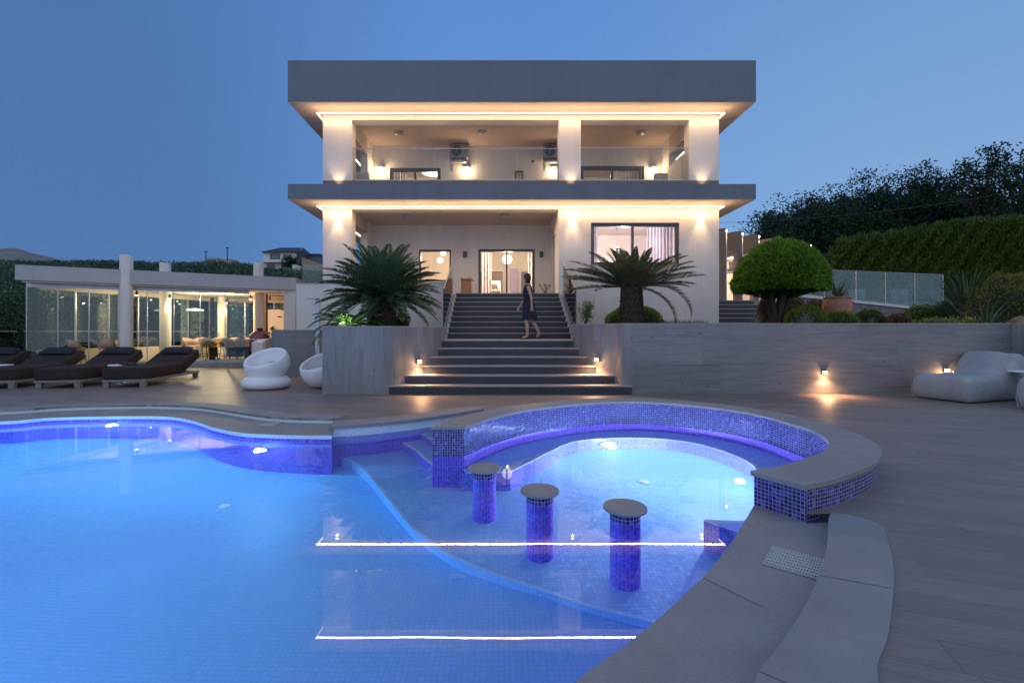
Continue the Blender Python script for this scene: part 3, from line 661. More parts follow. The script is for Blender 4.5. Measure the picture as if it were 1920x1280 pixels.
# right block with its window opening
wx0, wx1, wz0, wz1 = 3.017, 5.911, 3.45, 4.82
hb('front_wall', 'white', (XM0,Yw+.001,0,wx0,Yw+.3,t1), (wx1,Yw+.001,0,XR,Yw+.3,t1), (wx0,Yw+.0012,0,wx1,Yw+.3,wz0), (wx0,Yw+.0012,wz1,wx1,Yw+.3,t1))
hb('block_side_wall', 'white', (XM0,Yw+.3,0,XM0+.25,16.2,t1), (XM0,17.1,0,XM0+.25,Yb+5,t1), (XM0,16.2,4.75,XM0+.25,17.1,t1)); hb('block_side_wall', 'white', (XR-.25,Yw+.3,0,XR,23.5,t1))
hb('dark_doorway', 'frame', (XM0+.1,16.2,ZFL,XM0+.15,17.1,4.75))  # dark panel stands in for the shade inside the open doorway
hb('room_shell', 'interior', (XM0+.26,19.6,2.3,XR-.26,19.8,t1), (XM0+.26,Yw+.31,2.3,XR-.26,19.6,2.5))
# porch back walls with openings
def wall_open(name, mat, x0, x1, z0, z1, y, th, ops):
    g = MB(); xs = x0
    for (a, b, c, d) in sorted(ops):
        g.box(xs, y, z0, a, y+th, z1); 
        if c > z0: g.box(a, y, z0, b, y+th, c)
        g.box(a, y, d, b, y+th, z1); xs = b
    g.box(xs, y, z0, x1, y+th, z1); return g.build(name, mt[mat], house)
wall_open('porch_back_wall', 'white', XI, XM0, ZFL, t1, Yb, .2, [(-3.05,-1.816,3.19,4.40), (-.775,1.387,ZFL,4.417)])
wall_open('balcony_back_wall', 'white', XI, XJ, ZF2, t, Yb, .2, [(-4.16,-2.22,ZF2,7.52), (.62,.95,ZF2,7.42), (3.1,5.56,ZF2,7.60)])
hb('ground_room_shell', 'interior', (XI,22.6,2.3,XM0,22.8,t1), (XI,Yb+.2,ZC1-.16,XM0,22.6,t1-.002))
hb('upper_room_shell', 'interior', (XI,21.2,ZF2,XJ,21.4,t))
hb('partition_wall', 'interior', (-1.3,Yb+.21,2.52,-1.2,22.6,ZC1-.17), (2.0,Yb+.21,ZF2,2.1,21.2,t-.002))
hb('upper_ceiling_beam', 'soffit', (2.2,16.0,ZC2-.12,2.5,Yb,t-.002))
def window(x0, x1, z0, z1, y, mull=(), fw=.075, name='window', dep=.08):
    g = MB(); g.box(x0,y,z0,x0+fw,y+dep,z1); g.box(x1-fw,y,z0,x1,y+dep,z1); g.box(x0+fw,y,z1-fw,x1-fw,y+dep,z1); g.box(x0+fw,y,z0,x1-fw,y+dep,z0+fw*.8)
    for k, (mx, mw) in enumerate(mull): g.box(mx-mw/2,y+.01,z0+fw*.8,mx+mw/2,y+dep-.01,z1-fw)
    r = g.build(name, mt['frame'], house)
    g = MB(); xs = [x0+fw]+[q for mx, mw in mull for q in (mx-mw/2, mx+mw/2)]+[x1-fw]
    for i in range(0, len(xs), 2): g.box(xs[i]+.002, y+dep/2, z0+fw*.8, xs[i+1]-.002, y+dep/2+.006, z1-fw)
    g.build('pane', mt['pane'], r); return r
window(wx0, wx1, wz0, wz1, Yw+.05, [(4.40,.075)], .11, dep=.1)
hb('window_sill', 'tread', (wx0-.03,Yw-.03,wz0-.035,wx1+.03,Yw+.05,wz0-.001))
window(-3.05, -1.816, 3.19, 4.40, Yb+.04, [], .07)
window(-.775, 1.387, ZFL, 4.417, Yb+.04, [(.31,.06)], .09, 'sliding_door')
window(-4.16, -2.22, ZF2, 7.52, Yb+.04, [(-3.2,.09)], .13, 'sliding_door')
window(.62, .95, ZF2, 7.42, Yb+.04, [], .04, 'narrow_window')
window(3.1, 5.56, ZF2, 7.60, Yb+.04, [(4.35,.09)], .15, 'sliding_door')
# curtains
def curtain(x0, x1, z0, z1, y, mat, amp=.03, n=60, wl=.11):
    pts = [(x0+(x1-x0)*i/n, y+amp*math.sin((x1-x0)*i/n/wl*2*math.pi)+.01*math.sin(i*.7)) for i in range(n+1)]
    g = MB(); g.ribbon(pts, z0, z1, smooth=True); return g.build('curtain', mat, house)
cm = leafm('sheer_curtain', [(.70,.66,.70),(.72,.68,.72)], .9, .6); cm2 = plain('violet_curtain', (.42,.36,.55), .9, 0, .05)
curtain(-.66, -.28, 2.52, 4.33, Yb+.3, cm, .03); curtain(1.15, 1.36, 2.52, 4.33, Yb+.3, cm, .025)
curtain(5.0, 5.88, 3.3, 5.0, Yw+.5, cm, .03); curtain(3.05, 3.35, 3.3, 5.0, Yw+.5, cm, .03)
curtain(-4.1, -3.6, 5.92, 7.5, Yb+.35, cm, .03); curtain(4.5, 5.5, 5.92, 7.5, Yb+.35, cm, .03)
hb('wall_panel', cm2, (.55,22.4,2.52,.95,22.59,4.3)); hb('wall_panel', plain('dark_bookcase', (.05,.045,.06), .7, 0, .5, 30), (1.05,21.2,2.52,1.9,21.5,4.0))
hb('wall_panel', plain('timber_panel', (.20,.14,.10), .6), (-1.1,22.3,2.52,.2,22.59,4.15)); hb('wall_panel', 'interior', (-1.1,22.2,4.15,.2,22.3,4.22))
# warm light strips under the slabs
def strip(z, x0, x1, y0):
    g = MB(); w = .02
    g.box(x0, y0, z-.022, x1, y0+w, z-.0005); g.box(x0, y0+w, z-.022, x0+w, 22.5, z-.0005); g.box(x1-w, y0+w, z-.022, x1, 22.5, z-.0005)
    o = g.build('light_strip', mt['led'], house)
    for nm, yy_, zz, e_, tz in (('strip_fill_up', y0-.30, z-.40, 60, 1), ('strip_fill_down', y0-.05, z-.03, 105, -1)):  # unseen area lamps added off the strip to wash soffit and wall
        a_ = light('AREA', nm, ((x0+x1)/2, yy_, zz), e_, (1.0,.63,.33), o, target=((x0+x1)/2, yy_+(.0 if tz > 0 else .35), zz+tz)); a_.data.shape = 'RECTANGLE'; a_.data.size = x1-x0; a_.data.size_y = .07
        a_.rotation_euler = (math.pi if tz > 0 else R(-14), 0, 0)
strip(ZC1-.02, -5.88, 7.31, 15.02); strip(ZC2-.02, -5.88, 7.31, 15.0)
# balcony glass
def glass_rail(x0, x1, y, z0, z1, ns, name='balcony_balustrade'):
    g = MB(); g.box(x0, y-.03, z0, x1, y+.03, z0+.055); r = g.build(name, mt['alu'], house); n = ns; w = (x1-x0)/n
    for i in range(n):
        g = MB(); g.box(x0+i*w+.008, y-.006, z0+.055, x0+(i+1)*w-.008, y+.006, z1-.012); g.build('glass_panel', mt['clearpane'], r)
    g = MB(); g.box(x0, y-.012, z1-.012, x1, y+.012, z1+.006); g.build('top_rail', mt['alu'], r)
glass_rail(XI+.01, 1.965, Yw+.12, ZU, ZD(278.5,Yw+.12), 5); glass_rail(2.69, XJ-.01, Yw+.12, ZU, ZD(278,Yw+.12), 3)
# lamps on the columns and walls
def spot_down(x, y, z, e=75):
    g = MB(); g.tube([(x,y,z),(x,y,z-.14)], .045, 14); r = g.build('wall_spotlight', mt['alu'], house)
    g = MB(); g.box(x-.02, y, z-.08, x+.02, Yw, z-.04); g.build('bracket', mt['alu'], r)
    g = MB(); g.tube([(x,y,z-.141),(x,y,z-.155)], .042, 14); g.build('lens', mt['bulb'], r)
    light('SPOT', 'spotlight_beam', (x,y,z-.17), e, WARM, r, .03, target=(x,y+.05,z-2), spot=60, blend=.9)
    light('POINT', 'spotlight_glow', (x,y+.02,z-.24), e*.035, WARM, r, .03)
for x_ in (632,1074,1316): spot_down(XD(x_,15.06), 15.06, 5.30)
def spot_up(x, y, z, e=42):
    g = MB(); g.lathe([(0,0),(.06,0),(.06,.05),(0,.05)], (x,y,z), 16); r = g.build('floor_uplight', mt['alu'], house)
    g = MB(); g.lathe([(0,.012),(.045,.012),(.045,.0),(0,0)], (x,y,z+.042), 16); g.build('lens', mt['bulb'], r)
    light('SPOT', 'uplight_beam', (x,y,z+.08), e, WARM, r, .03, target=(x,y+.06,z+2), spot=75, blend=.9)
for x_ in (633,1071,1319): spot_up(XD(x_,15.04), 15.03, ZS1)
for x_ in (714,875,1039,1225):
    X_ = XD(x_,Yb-.1); Z_ = ZD(318,Yb-.1)
    g = MB(); g.box(X_-.05,Yb-.06,Z_-.05,X_+.05,Yb,Z_+.05); g.tube([(X_,Yb-.1,Z_+.07),(X_,Yb-.1,Z_+.10)], .1, 16); r = g.build('balcony_wall_lamp', mt['alu'], house)
    g = MB(); g.lathe([(0,-.1),(.06,-.08),(.085,-.02),(.07,.05),(.03,.07),(0,.07)], (X_,Yb-.1,Z_), 16); g.build('bulb', mt['bulb'], r)
    light('POINT', 'lamp_light', (X_,Yb-.22,Z_-.02), 20, WARM, r, .06)
for x_ in (872,1015):
    X_ = XD(x_,Yb-.05); g = MB(); g.rbox(X_-.07,Yb-.12,4.10,X_+.07,Yb,4.32,.02); g.build('unlit_wall_lamp', mt['frame'], house)
for x_, y_, z_ in ((748,249,ZC2-.02),(903,248,ZC2-.02),(1201,248,ZC2-.02),(765,404,ZC1-.02),(946,403,ZC1-.02)):
    D_ = (z_-EYE)*FPX/(CY-y_); X_ = XD(x_, D_); g = MB(); g.lathe([(0,-.09),(.10,-.09),(.15,-.06),(.16,0),(0,0)], (X_,D_,z_), 20); g.build('ceiling_lamp', mt['alu'], house)
# air conditioning units on the balcony wall
for x0, x1 in ((843,877),(1019,1050)):
    a, b = XD(x0,Yb-.3), XD(x1,Yb-.3); g = MB(); g.rbox(a,Yb-.36,7.78,b,Yb-.06,8.29,.03); r = g.build('air_conditioner', mt['plastic'] if False else plain('ac_casing', (.34,.33,.33), .6), house)
    cx = a+(b-a)*.38; g = MB(); g.tube([(cx,Yb-.37,8.03),(cx,Yb-.362,8.03)], .2, 28); f = g.build('fan_grille', mt['black'], r)
    g = MB()
    for rr in (.06,.1,.14,.18): g.tube([(cx+rr*math.cos(t_),Yb-.378,8.03+rr*math.sin(t_)) for t_ in np.linspace(0,2*math.pi,24)], .005, 5)
    g.tube([(cx,Yb-.38,8.03),(cx,Yb-.37,8.03)], .03, 12); g.build('fan_guard', mt['alu'], r)
    g = MB()
    for xx in (a+.08, b-.08): g.box(xx-.015,Yb-.38,7.74,xx+.015,Yb,7.775); g.box(xx-.015,Yb-.03,7.4,xx+.015,Yb,7.74)
    g.box(a+.05,Yb-.34,7.62,b-.05,Yb-.12,7.70); g.build('bracket', mt['alu'], r)
g = MB(); g.tube([(XD(999,Yb),Yb-.02,ZD(303,Yb)),(XD(999,Yb),Yb,ZD(303,Yb))], .05, 14); g.build('wall_vent', mt['frame'], house)
# room lights (lamps of the rooms) and hanging globes
def globe(x, y, z, r, ztop, label, e=60, grp='globe lamps hanging in the rooms'):
    t_ = thing('globe_lamp', label, 'pendant lamp', (x,y,z), grp); g = MB()
    g.lathe([(max(.001,r*math.sin(a)), -r*math.cos(a)) for a in np.linspace(0,math.pi,13)], (x,y,z), 20); g.build('globe', mt['globe'], t_)
    g = MB(); g.tube([(x,y,z+r*.98),(x,y,ztop)], .008, 6); g.tube([(x,y,ztop-.04),(x,y,ztop)], .05, 12); g.build('cord', mt['alu'], t_)
    if e: light('POINT', 'globe_light', (x,y,z-r-.05), e, (1.0,.70,.44), t_, .03)
globe(XD(951,18.9), 18.9, ZD(486,18.9), .20, ZC1-.16, 'large white globe lamp hanging behind the glass terrace door', 360)
globe(XD(831,19.2), 19.2, ZD(475,19.2)-.0, .11, ZC1-.16, 'upper small globe lamp behind the kitchen window beside the left cycad', 330)
globe(XD(825.5,18.7), 18.7, ZD(488,18.7), .12, ZC1-.16, 'lower small globe lamp behind the kitchen window beside the left cycad', 0)
globe(XD(1157,18.2), 18.2, ZD(467,18.2), .10, t1, 'small lit pendant behind the big right window above the cycad fronds', 55)
light('POINT', 'bedroom_light', (4.6,17.0,4.4), 190, (.95,.80,.88), house, .03)
t_ = thing('disc_lamp', 'oval ceiling disc lamp glowing behind the upper left balcony door', 'ceiling lamp', (XD(812,18.9),18.9,7.6)); g = MB(); g.lathe([(0,-.03),(.44,-.03),(.45,0),(0,.02)], (XD(812,18.6),18.6,ZD(323.5,18.6)), 30); g.build('disc', mt['globe'], t_)
g = MB(); g.tube([(XD(812,18.6),18.6,ZD(323.5,18.6)),(XD(812,18.6),18.6,t)], .01, 6); g.build('rod', mt['alu'], t_)
light('POINT', 'disc_light', (XD(812,18.6),18.6,7.1), 150, (1.0,.72,.46), t_, .03)
light('POINT', 'upper_room_light', (4.2,19.2,7.7), 40, (1.0,.70,.5), house, .03)
# things on the terrace and the balcony
t_ = thing('storage_chest', 'carved wooden chest standing on the terrace at the top of the stairs', 'chest', (-1.1,16,ZFL))
g = MB(); x0 = XD(865,15.9); g.box(x0,15.7,ZFL,x0+.36,16.5,ZFL+.52); g.build('body', plain('carved_wood', (.32,.17,.09), .6, 0, .3, 20, .5, 60), t_, bevel=.02)
g = MB(); g.box(x0-.03,15.66,ZFL+.52,x0+.40,16.54,ZFL+.58); g.build('lid', plain('carved_wood_lid', (.50,.33,.22), .5, 0, .2, 20), t_, bevel=.02)
t_ = thing('armchair', 'cream armchair seen through the glass terrace door', 'armchair', (XD(925,18.8),18.8,ZFL)); X_ = XD(926,18.8)
g = MB(); g.rbox(X_-.35,18.6,ZFL+.1,X_+.3,19.3,ZFL+.45,.08); g.build('seat', mt['cream'], t_); g = MB(); g.rbox(X_-.32,19.1,ZFL+.4,X_+.28,19.35,ZFL+.85,.1); g.build('backrest', mt['cream'], t_)
g = MB(); g.rbox(X_-.15,18.85,ZFL+.42,X_+.2,19.08,ZFL+.75,.08); g.build('cushion', mt['cream'], t_)
for (xa, ya, side, lab) in ((XD(682,16.3),16.3,-1,'low grey lounge chair at the far left of the upper balcony'),(XD(1252,16.4),16.4,1,'low grey lounge chair at the right end of the upper balcony')):
    t_ = thing('lounge_chair', lab, 'lounge chair', (xa,ya,ZF2), 'lounge chairs on the balcony')
    g = MB(); g.rbox(xa-.4,ya-.35,ZF2+.1,xa+.4,ya+.35,ZF2+.42,.06); g.build('seat', mt['pillow'], t_)
    g = MB(); g.rbox(xa-.38,ya+.2,ZF2+.4,xa+.1,ya+.4,ZF2+1.05,.06); g.build('backrest', mt['beanbag'], t_)
# person on the landing, walking left
def person():
    B = Vector((XD(990,12.1), 12.1, RI*6)); t_ = thing('person', 'person in a dark knee-length dress walking left across the stair landing', 'person', B)
    bmv = []; eds = []; rad = []
    def J(x, y, z, r, par=None):
        bmv.append(B+Vector((x, y, z))); rad.append(r)
        if par is not None: eds.append((par, len(bmv)-1))
        return len(bmv)-1
    # local: -x is the walking direction
    pel = J(.02, 0, .90, .12); ws = J(.0,0,1.04,.10,pel); ch = J(-.01,0,1.24,.125,ws); nk0 = J(-.01,0,1.38,.075,ch); nk = J(-.02,0,1.44,.045,nk0); hd0 = J(-.035,0,1.50,.075,nk); hd = J(-.045,0,1.57,.088,hd0); hd2 = J(-.04,0,1.64,.06,hd)
    for sgn, kn, an, toe in ((-1, (-.06,-.09,.48), (-.02,-.09,.085), (-.16,-.09,.03)), (1, (.10,.09,.48), (.30,.09,.15), (.22,.09,.035))):
        hp = J(.02, sgn*.09, .84, .095, pel); k_ = J(*kn, .055, hp); cf = J(kn[0]*.6+an[0]*.4+.02, kn[1], kn[2]*.65+an[2]*.35, .052, k_); a_ = J(*an, .034, cf); J(*toe, .024, J((an[0]+toe[0])/2, an[1], (an[2]+toe[2])/2-.01, .032, a_))
    for sgn, sw in ((-1, .10), (1, -.12)):
        sh_ = J(-.01, sgn*.17, 1.35, .052, nk0); el = J(.02+sw*.5, sgn*.21, 1.08, .038, sh_); wr = J(-.05+sw*1.3, sgn*.20, .86, .026, el); pm = J(-.06+sw*1.5, sgn*.20, .80, .030, wr)
        for f in range(4):
            fx = -.085+sw*1.5+.02*f; b_ = J(fx, sgn*.20, .755, .009, pm); J(fx-.008, sgn*.19, .72-.004*abs(f-1.5), .008, b_)
        J(-.11+sw*1.5, sgn*.18, .765, .009, pm)
    me = bpy.data.meshes.new('body'); me.from_pydata([tuple(v-B) for v in bmv], eds, []); o = bpy.data.objects.new('body', me); COL.objects.link(o); o.location = B
    sk = o.modifiers.new('skin', 'SKIN'); sk.use_smooth_shade = True
    for i, r in enumerate(rad): me.skin_vertices[0].data[i].radius = (r, r)
    me.skin_vertices[0].data[0].use_root = True
    sb = o.modifiers.new('sub', 'SUBSURF'); sb.levels = sb.render_levels = 2; me.materials.append(mt['skin']); o.parent = t_; o.matrix_parent_inverse = t_.matrix_basis.inverted()
    g = MB(); n = 22; vs = []; rows = [(1.40,.085,.19,-.01),(1.34,.115,.20,-.01),(1.22,.14,.165,-.01),(1.06,.115,.135,0),(.94,.15,.17,.02),(.80,.17,.185,.02),(.64,.19,.19,.03),(.50,.215,.20,.04)]
    for z, rx, ry, cx in rows:
        for k in range(n):
            a = 2*math.pi*k/n; w_ = 1+(.07*math.sin(5*a+z*3) if z < .9 else 0); vs.append(B+Vector((cx+rx*w_*math.cos(a), ry*w_*math.sin(a), z)))
    g.add(vs, [(i*n+k, (i+1)*n+k, (i+1)*n+(k+1) % n, i*n+(k+1) % n) for i in range(len(rows)-1) for k in range(n)], smooth=True); g.build('dress', mt['dress'], t_, sub=1)
    g = MB(); g.lathe([(.001,.115),(.05,.105),(.085,.06),(.098,0),(.095,-.06),(.07,-.14),(.04,-.17)], tuple(B+Vector((-.015,0,1.60))), 18, (1.0,.92)); g.build('hair', mt['hair'], t_)
    g = MB(); f = B+Vector((-.125,0,1.565)); g.tube([f+Vector((0,0,.03)), f+Vector((-.022,0,-.005)), f+Vector((-.004,0,-.012))], [.008,.013,.008], 8); g.build('nose', mt['skin'], t_)
    g = MB()
    for s_ in (-1, 1): g.lathe([(.001,-.009),(.009,0),(.001,.009)], tuple(B+Vector((-.120,s_*.032,1.59))), 8)
    g.build('eyes', mt['black'], t_)
    for dx, dy, dz, rz in ((-.09,-.09,0,0),(.26,.09,.02,0)):
        g = MB(); g.rbox(-.13,-.045,-.008,.12,.045,.014,.02, Matrix.Translation(B+Vector((dx,dy,dz+.008)))@(Matrix.Rotation(R(28),4,'Y') if dx > 0 else Matrix.Identity(4)))
        g.build('sandal', mt['black'], t_)
person()
# ================================================================== PAVILION
PA, PB, PC, PD = Vector((-14.7,14.1)), Vector((-7.67,17.6)), Vector((-8.5,23.0)), Vector((-12.8,20.8))
fd = (PB-PA).normalized(); fn = Vector((-fd.y, fd.x)); G0 = PA+fn*.46+fd*.12
def on_line(px_, o, d):
    k = (px_-CX)/FPX; return (k*o.y-o.x)/(d.x-k*d.y)
pav = thing('pavilion', 'low flat-roofed dining pavilion with folding glass walls, left of the villa', 'pavilion', (-11,18,0))
def pp(name, mat, g, **k): return g.build(name, mt[mat] if isinstance(mat, str) else mat, pav, **k)
pz0, pz1 = 2.837, 3.30
pp('roof', 'white2', MB().prism([PA, PB, PC+fn*.6, PD+fn*.6], pz0, pz1)); pp('ceiling', 'interior', MB().prism([PA+fn*.1+fd*.12, PB+fn*.1-fd*.1, PC+fn*.4, PD+fn*.4], pz0-.06, pz0-.002))
pp('floor', 'tread', MB().prism([PA+fn*.26+fd*.2, PB+fn*.26-fd*.1, PC, PD], 0, .13))
pts = [50,109,167,222,276,326,375,422,467.5]; ts = [on_line(p, G0, fd) for p in pts]
P3 = lambda t, off=0: G0+fd*t+fn*off
def bar(g, a, b, w, z0, z1):
    a = Vector(a); b = Vector(b); d = (b-a).normalized(); n = Vector((-d.y, d.x))*w/2; return g.prism([a-n, b-n, b+n, a+n], z0, z1)
pp('plinth', 'band', bar(MB(), P3(ts[0]-.05, .0), P3(ts[-1]+.1, .0), .14, 0, .12))
pp('bottom_rail', 'alu', bar(MB(), P3(ts[0]), P3(ts[-1]), .06, .12, .235)); g = bar(MB(), P3(ts[0]), P3(ts[-1]), .06, 2.665, 2.79)
pp('top_rail', 'alu', g); pp('track', 'frame', bar(MB(), P3(ts[0]), P3(ts[-1]+.1), .10, 2.79, 2.835))
for i in range(8):
    a, b = ts[i]+.012, ts[i+1]-.012
    pp('glass_panel', 'glass', bar(MB(), P3(a), P3(b), .01, .236, 2.664))
    pp('mullion', 'alu', bar(MB(), P3(ts[i]-.011), P3(ts[i]+.011), .05, .236, 2.664))
sd = (PD-PA).normalized(); S0 = G0+sd*.15+fd*.02; SL = (PD-PA).length-.6
S3 = lambda t: S0+sd*t
pp('low_wall', 'cream' if False else stucco('cream_render', (.60,.52,.42)), bar(MB(), S3(.1), S3(SL), .14, .13, .68))
for i in range(6):
    a, b = .1+i*(SL-.1)/6, .1+(i+1)*(SL-.1)/6
    pp('side_glass', 'glass', bar(MB(), S3(a+.03), S3(b-.03), .01, .70, 2.62)); pp('side_mullion', 'alu', bar(MB(), S3(b-.02), S3(b+.02), .06, .68, 2.62))
pp('side_beam', 'soffit', bar(MB(), S3(.1), S3(SL), .12, 2.62, 2.775))
bd = (PC-PD).normalized(); B0 = PD+Vector((.05, 0)); BL = (PC-PD).length
for i in range(4):
    a, b = i*BL/4, (i+1)*BL/4
    pp('rear_glass', 'glass', bar(MB(), B0+bd*(a+.03), B0+bd*(b-.03), .01, .15, 2.62)); pp('rear_mullion', 'alu', bar(MB(), B0+bd*(b-.03), B0+bd*(b+.03), .06, .13, 2.62))
pp('rear_beam', 'soffit', bar(MB(), B0, B0+bd*BL, .12, 2.62, 2.775))
for cx, D, zt, zb in ((237,15.42,3.78,.0),(310,17.5,3.83,.13),(485,18.15,3.93,0),(417,20.3,2.77,.13)):
    c = (XD(cx,D), D, 0); pp('round_column', 'white', MB().lathe([(.185,zb),(.185,zt),(.18,zt+.012),(0,zt+.012)], c, 32))
pp('round_column', 'white', MB().lathe([(.185,3.29),(.185,3.60),(0,3.6)], (XD(553,21.4),21.4,0), 24))
pp('end_pier', 'white', MB().box(XD(535,17.75),17.62,0,XD(557,17.75),17.95,2.83)); pp('timber_post', plain('oak', (.16,.11,.07), .6), MB().box(XD(493,18.6),18.55,.0,XD(500,18.6),18.7,2.77))
pp('rear_partition', 'white2', MB().box(XD(520,22.4),22.3,.13,XD(560,22.4),22.4,2.77)); pp('white_panel', 'white', MB().box(-11.2,21.75,.13,-9.4,21.83,2.3))
# lamps of the pavilion
def pspot(x, y, z, tx, ty, e, r=.04):
    g = MB(); d = (Vector((tx,ty,0))-Vector((x,y,2.6))).normalized(); p = Vector((x,y,z)); g.tube([p, p+d*.14], r, 12); o = pp('spotlight', 'black', g); g = MB(); g.tube([p+d*.141, p+d*.155], r*.9, 12); g.build('lens', mt['bulb'], o)
    g = MB(); g.tube([p, (x,y,2.775)], .01, 6); g.build('stem', mt['black'], o); light('SPOT', 'spotlight_beam', p+d*.17, e, WARM, o, .04, target=(tx,ty,0), spot=75, blend=.8)
for cx, D, o_, e_ in ((310,17.5,(.30,-.12),75),(417,20.3,(.32,-.14),60),(237,15.9,(.33,.1),14),(485,18.15,(-.32,-.1),45)):
    x_ = XD(cx,D); pspot(x_+o_[0]*.85, D+o_[1], 2.66, x_+o_[0]*.55, D+o_[1]*.5, e_)
for p_, y_, D in ((203,556,18.5),(283,562,20.5),(333,565,22.0),(492.5,563,18.9)):
    g = MB(); c = (XD(p_,D),D,ZD(y_,D)); g.lathe([(.001,-.025),(.024,0),(.001,.025)], c, 12); o = pp('small_bulb', 'bulb', g); g = MB(); g.tube([c, (c[0],c[1],2.84)], .006, 5); g.build('cord', mt['black'], o)
g = MB(); c = (XD(366,19.2),19.2,ZD(582,19.2)); g.lathe([(0,0),(.30,.0),(.31,.04),(.05,.09),(0,.09)], c, 28); o = pp('pendant_shade', 'globe', g); g = MB(); g.tube([(c[0],c[1],c[2]+.09),(c[0],c[1],2.8)], .006, 5); g.build('cord', mt['black'], o)
light('POINT', 'pendant_light', (c[0],c[1],c[2]-.12), 70, WARM, pav, .02)
light('POINT', 'dining_fill', (-10.8,18.2,2.45), 230, WARM, pav, .02); light('POINT', 'bar_fill', (-11.9,18.2,2.2), 45, WARM, pav, .02); light('POINT', 'lounge_fill', (-13.2,16.4,2.3), 50, WARM, pav, .02)  # dining, bar, lounge: unseen fill lamps without fixtures, added to brighten the interior
g = MB(); bar(g, (-9.6,18.9), (-8.2,20.2), .03, 2.735, 2.765)
for t in (.15,.5,.85):
    q0 = Vector((-9.6,18.9,2.735)).lerp(Vector((-8.2,20.2,2.735)), t); g.tube([q0, q0-Vector((0,0,.07))], .01, 6); g.tube([q0-Vector((.03,.05,.05)), q0-Vector((-.03,.08,.16))], .035, 10)
pp('track_lights', 'black', g)
# glass fence and white parapet outside the pavilion
fen = thing('glass_fence', 'frameless glass fence on a low white wall at the far left, running into the pavilion', 'glass fence', (-15.6,12,0))
a0 = PA+sd*.0+Vector((-.05,.1)); a1 = a0-sd*6.5
g = bar(MB(), a1, a0, .18, 0, .60); g.build('parapet', mt['white'], fen); g = bar(MB(), a1, a0, .22, .60, .64); g.build('coping', bpy.data.materials['cream_render'], fen)
for i in range(4): g = bar(MB(), a1.lerp(a0,i/4+.01), a1.lerp(a0,i/4+.24), .012, .64, 1.262); g.build('glass_panel', mt['fenceglass'], fen)
g = bar(MB(), a1, a0, .03, 1.262, 1.282); g.build('top_rail', mt['alu'], fen)
g = bar(MB(), PA+sd*.2, PA+sd*6.3, .03, 1.262, 1.282); g.build('top_rail', mt['alu'], fen)

# dining chairs, tables, glasses
def make_chair():
    r = thing('bar_chair', 'x', 'bar chair')
    g = MB(); g.rbox(-.22,-.21,.55,.22,.22,.61,.03); g.build('seat', mt['rattan'], r)
    g = MB(); n = 20; vs = []
    for th in (0, 1):
        for i in range(n+1):
            a = math.pi*(-.08+1.16*i/n); rr = .27-th*.03; hgt = .28*(math.sin(math.pi*i/n)**.45)
            for z in (.60, .62+hgt): vs.append((rr*math.cos(a), rr*.95*math.sin(a)-.0, z))
    m_ = 2*(n+1)
    fs = [(2*i,2*i+2,2*i+3,2*i+1) for i in range(n)]+[(m_+2*i,m_+2*i+1,m_+2*i+3,m_+2*i+2) for i in range(n)]+[(2*i+1,2*i+3,m_+2*i+3,m_+2*i+1) for i in range(n)]+[(2*i,m_+2*i,m_+2*i+2,2*i+2) for i in range(n)]
    g.add(vs, fs, smooth=True); g.build('backrest', mt['rattan'], r)
    for sx in (-1,1):
        for sy in (-1,1): g = MB(); g.tube([(sx*.17,sy*.16,.55),(sx*.23,sy*.22,0)], .011, 6); g.build('leg', mt['black'], r)
    g = MB(); q = .213
    g.tube([(-q,-q+.01,.22),(q,-q+.01,.22),(q,q,.22),(-q,q,.22),(-q,-q+.01,.22)], .007, 5); g.build('footrest', mt['black'], r); return r
ch = make_chair(); first = True
specs = [(357,17.6,80,'leftmost bar chair at the left end of the dining table, turned sideways'),(392,17.45,185,'bar chair with its back to the glass, second from the left'),(428,17.5,175,'bar chair with its back to the glass near the wide mullion'),(452,17.6,190,'bar chair with its back to the glass, nearest the red grill'),
         (374,18.9,10,'bar chair on the far side of the table, leftmost of the far row'),(405,18.95,-5,'bar chair on the far side of the table in front of the lit column'),(436,19.0,5,'bar chair on the far side of the table, third in the far row'),(462,19.1,-8,'bar chair at the far right corner of the table'),
         (142,15.25,150,'tan chair standing alone behind the leftmost full lounger'),(204,15.6,200,'tan chair next to the front white column, above the middle lounger')]
for x_, D, a, lab in specs:
    o = ch if first else copy_tree(ch); first = False; o.location = (XD(x_,D), D, .13); o.rotation_euler = (0,0,R(a+0)); tag(o, lab, 'bar chair', 'tan bar chairs in the pavilion')
tb = thing('dining_table', 'long dark bar-height table laid with wine glasses in the pavilion', 'table', (XD(420,18.2),18.2,.13))
g = MB(); x0, x1 = XD(383,18.2), XD(478,18.2); g.rbox(x0,17.85,.93,x1,18.6,.975,.015); g.build('tabletop', plain('dark_tabletop', (.10,.08,.07), .35), tb)
for xx in (x0+.3, x1-.3): g = MB(); g.box(xx-.05,18.1,.13,xx+.05,18.35,.93); g.build('leg', mt['black'], tb)
gw = thing('wine_glass', 'x', 'wine glass'); g = MB(); g.lathe([(.033,0),(.033,.003),(.004,.008),(.004,.095),(.02,.11),(.038,.15),(.034,.205),(.031,.205)], n=14)
g.build('bowl_and_stem', glass('wine_glass_glass', (.9,.9,.9), 2.2), gw)
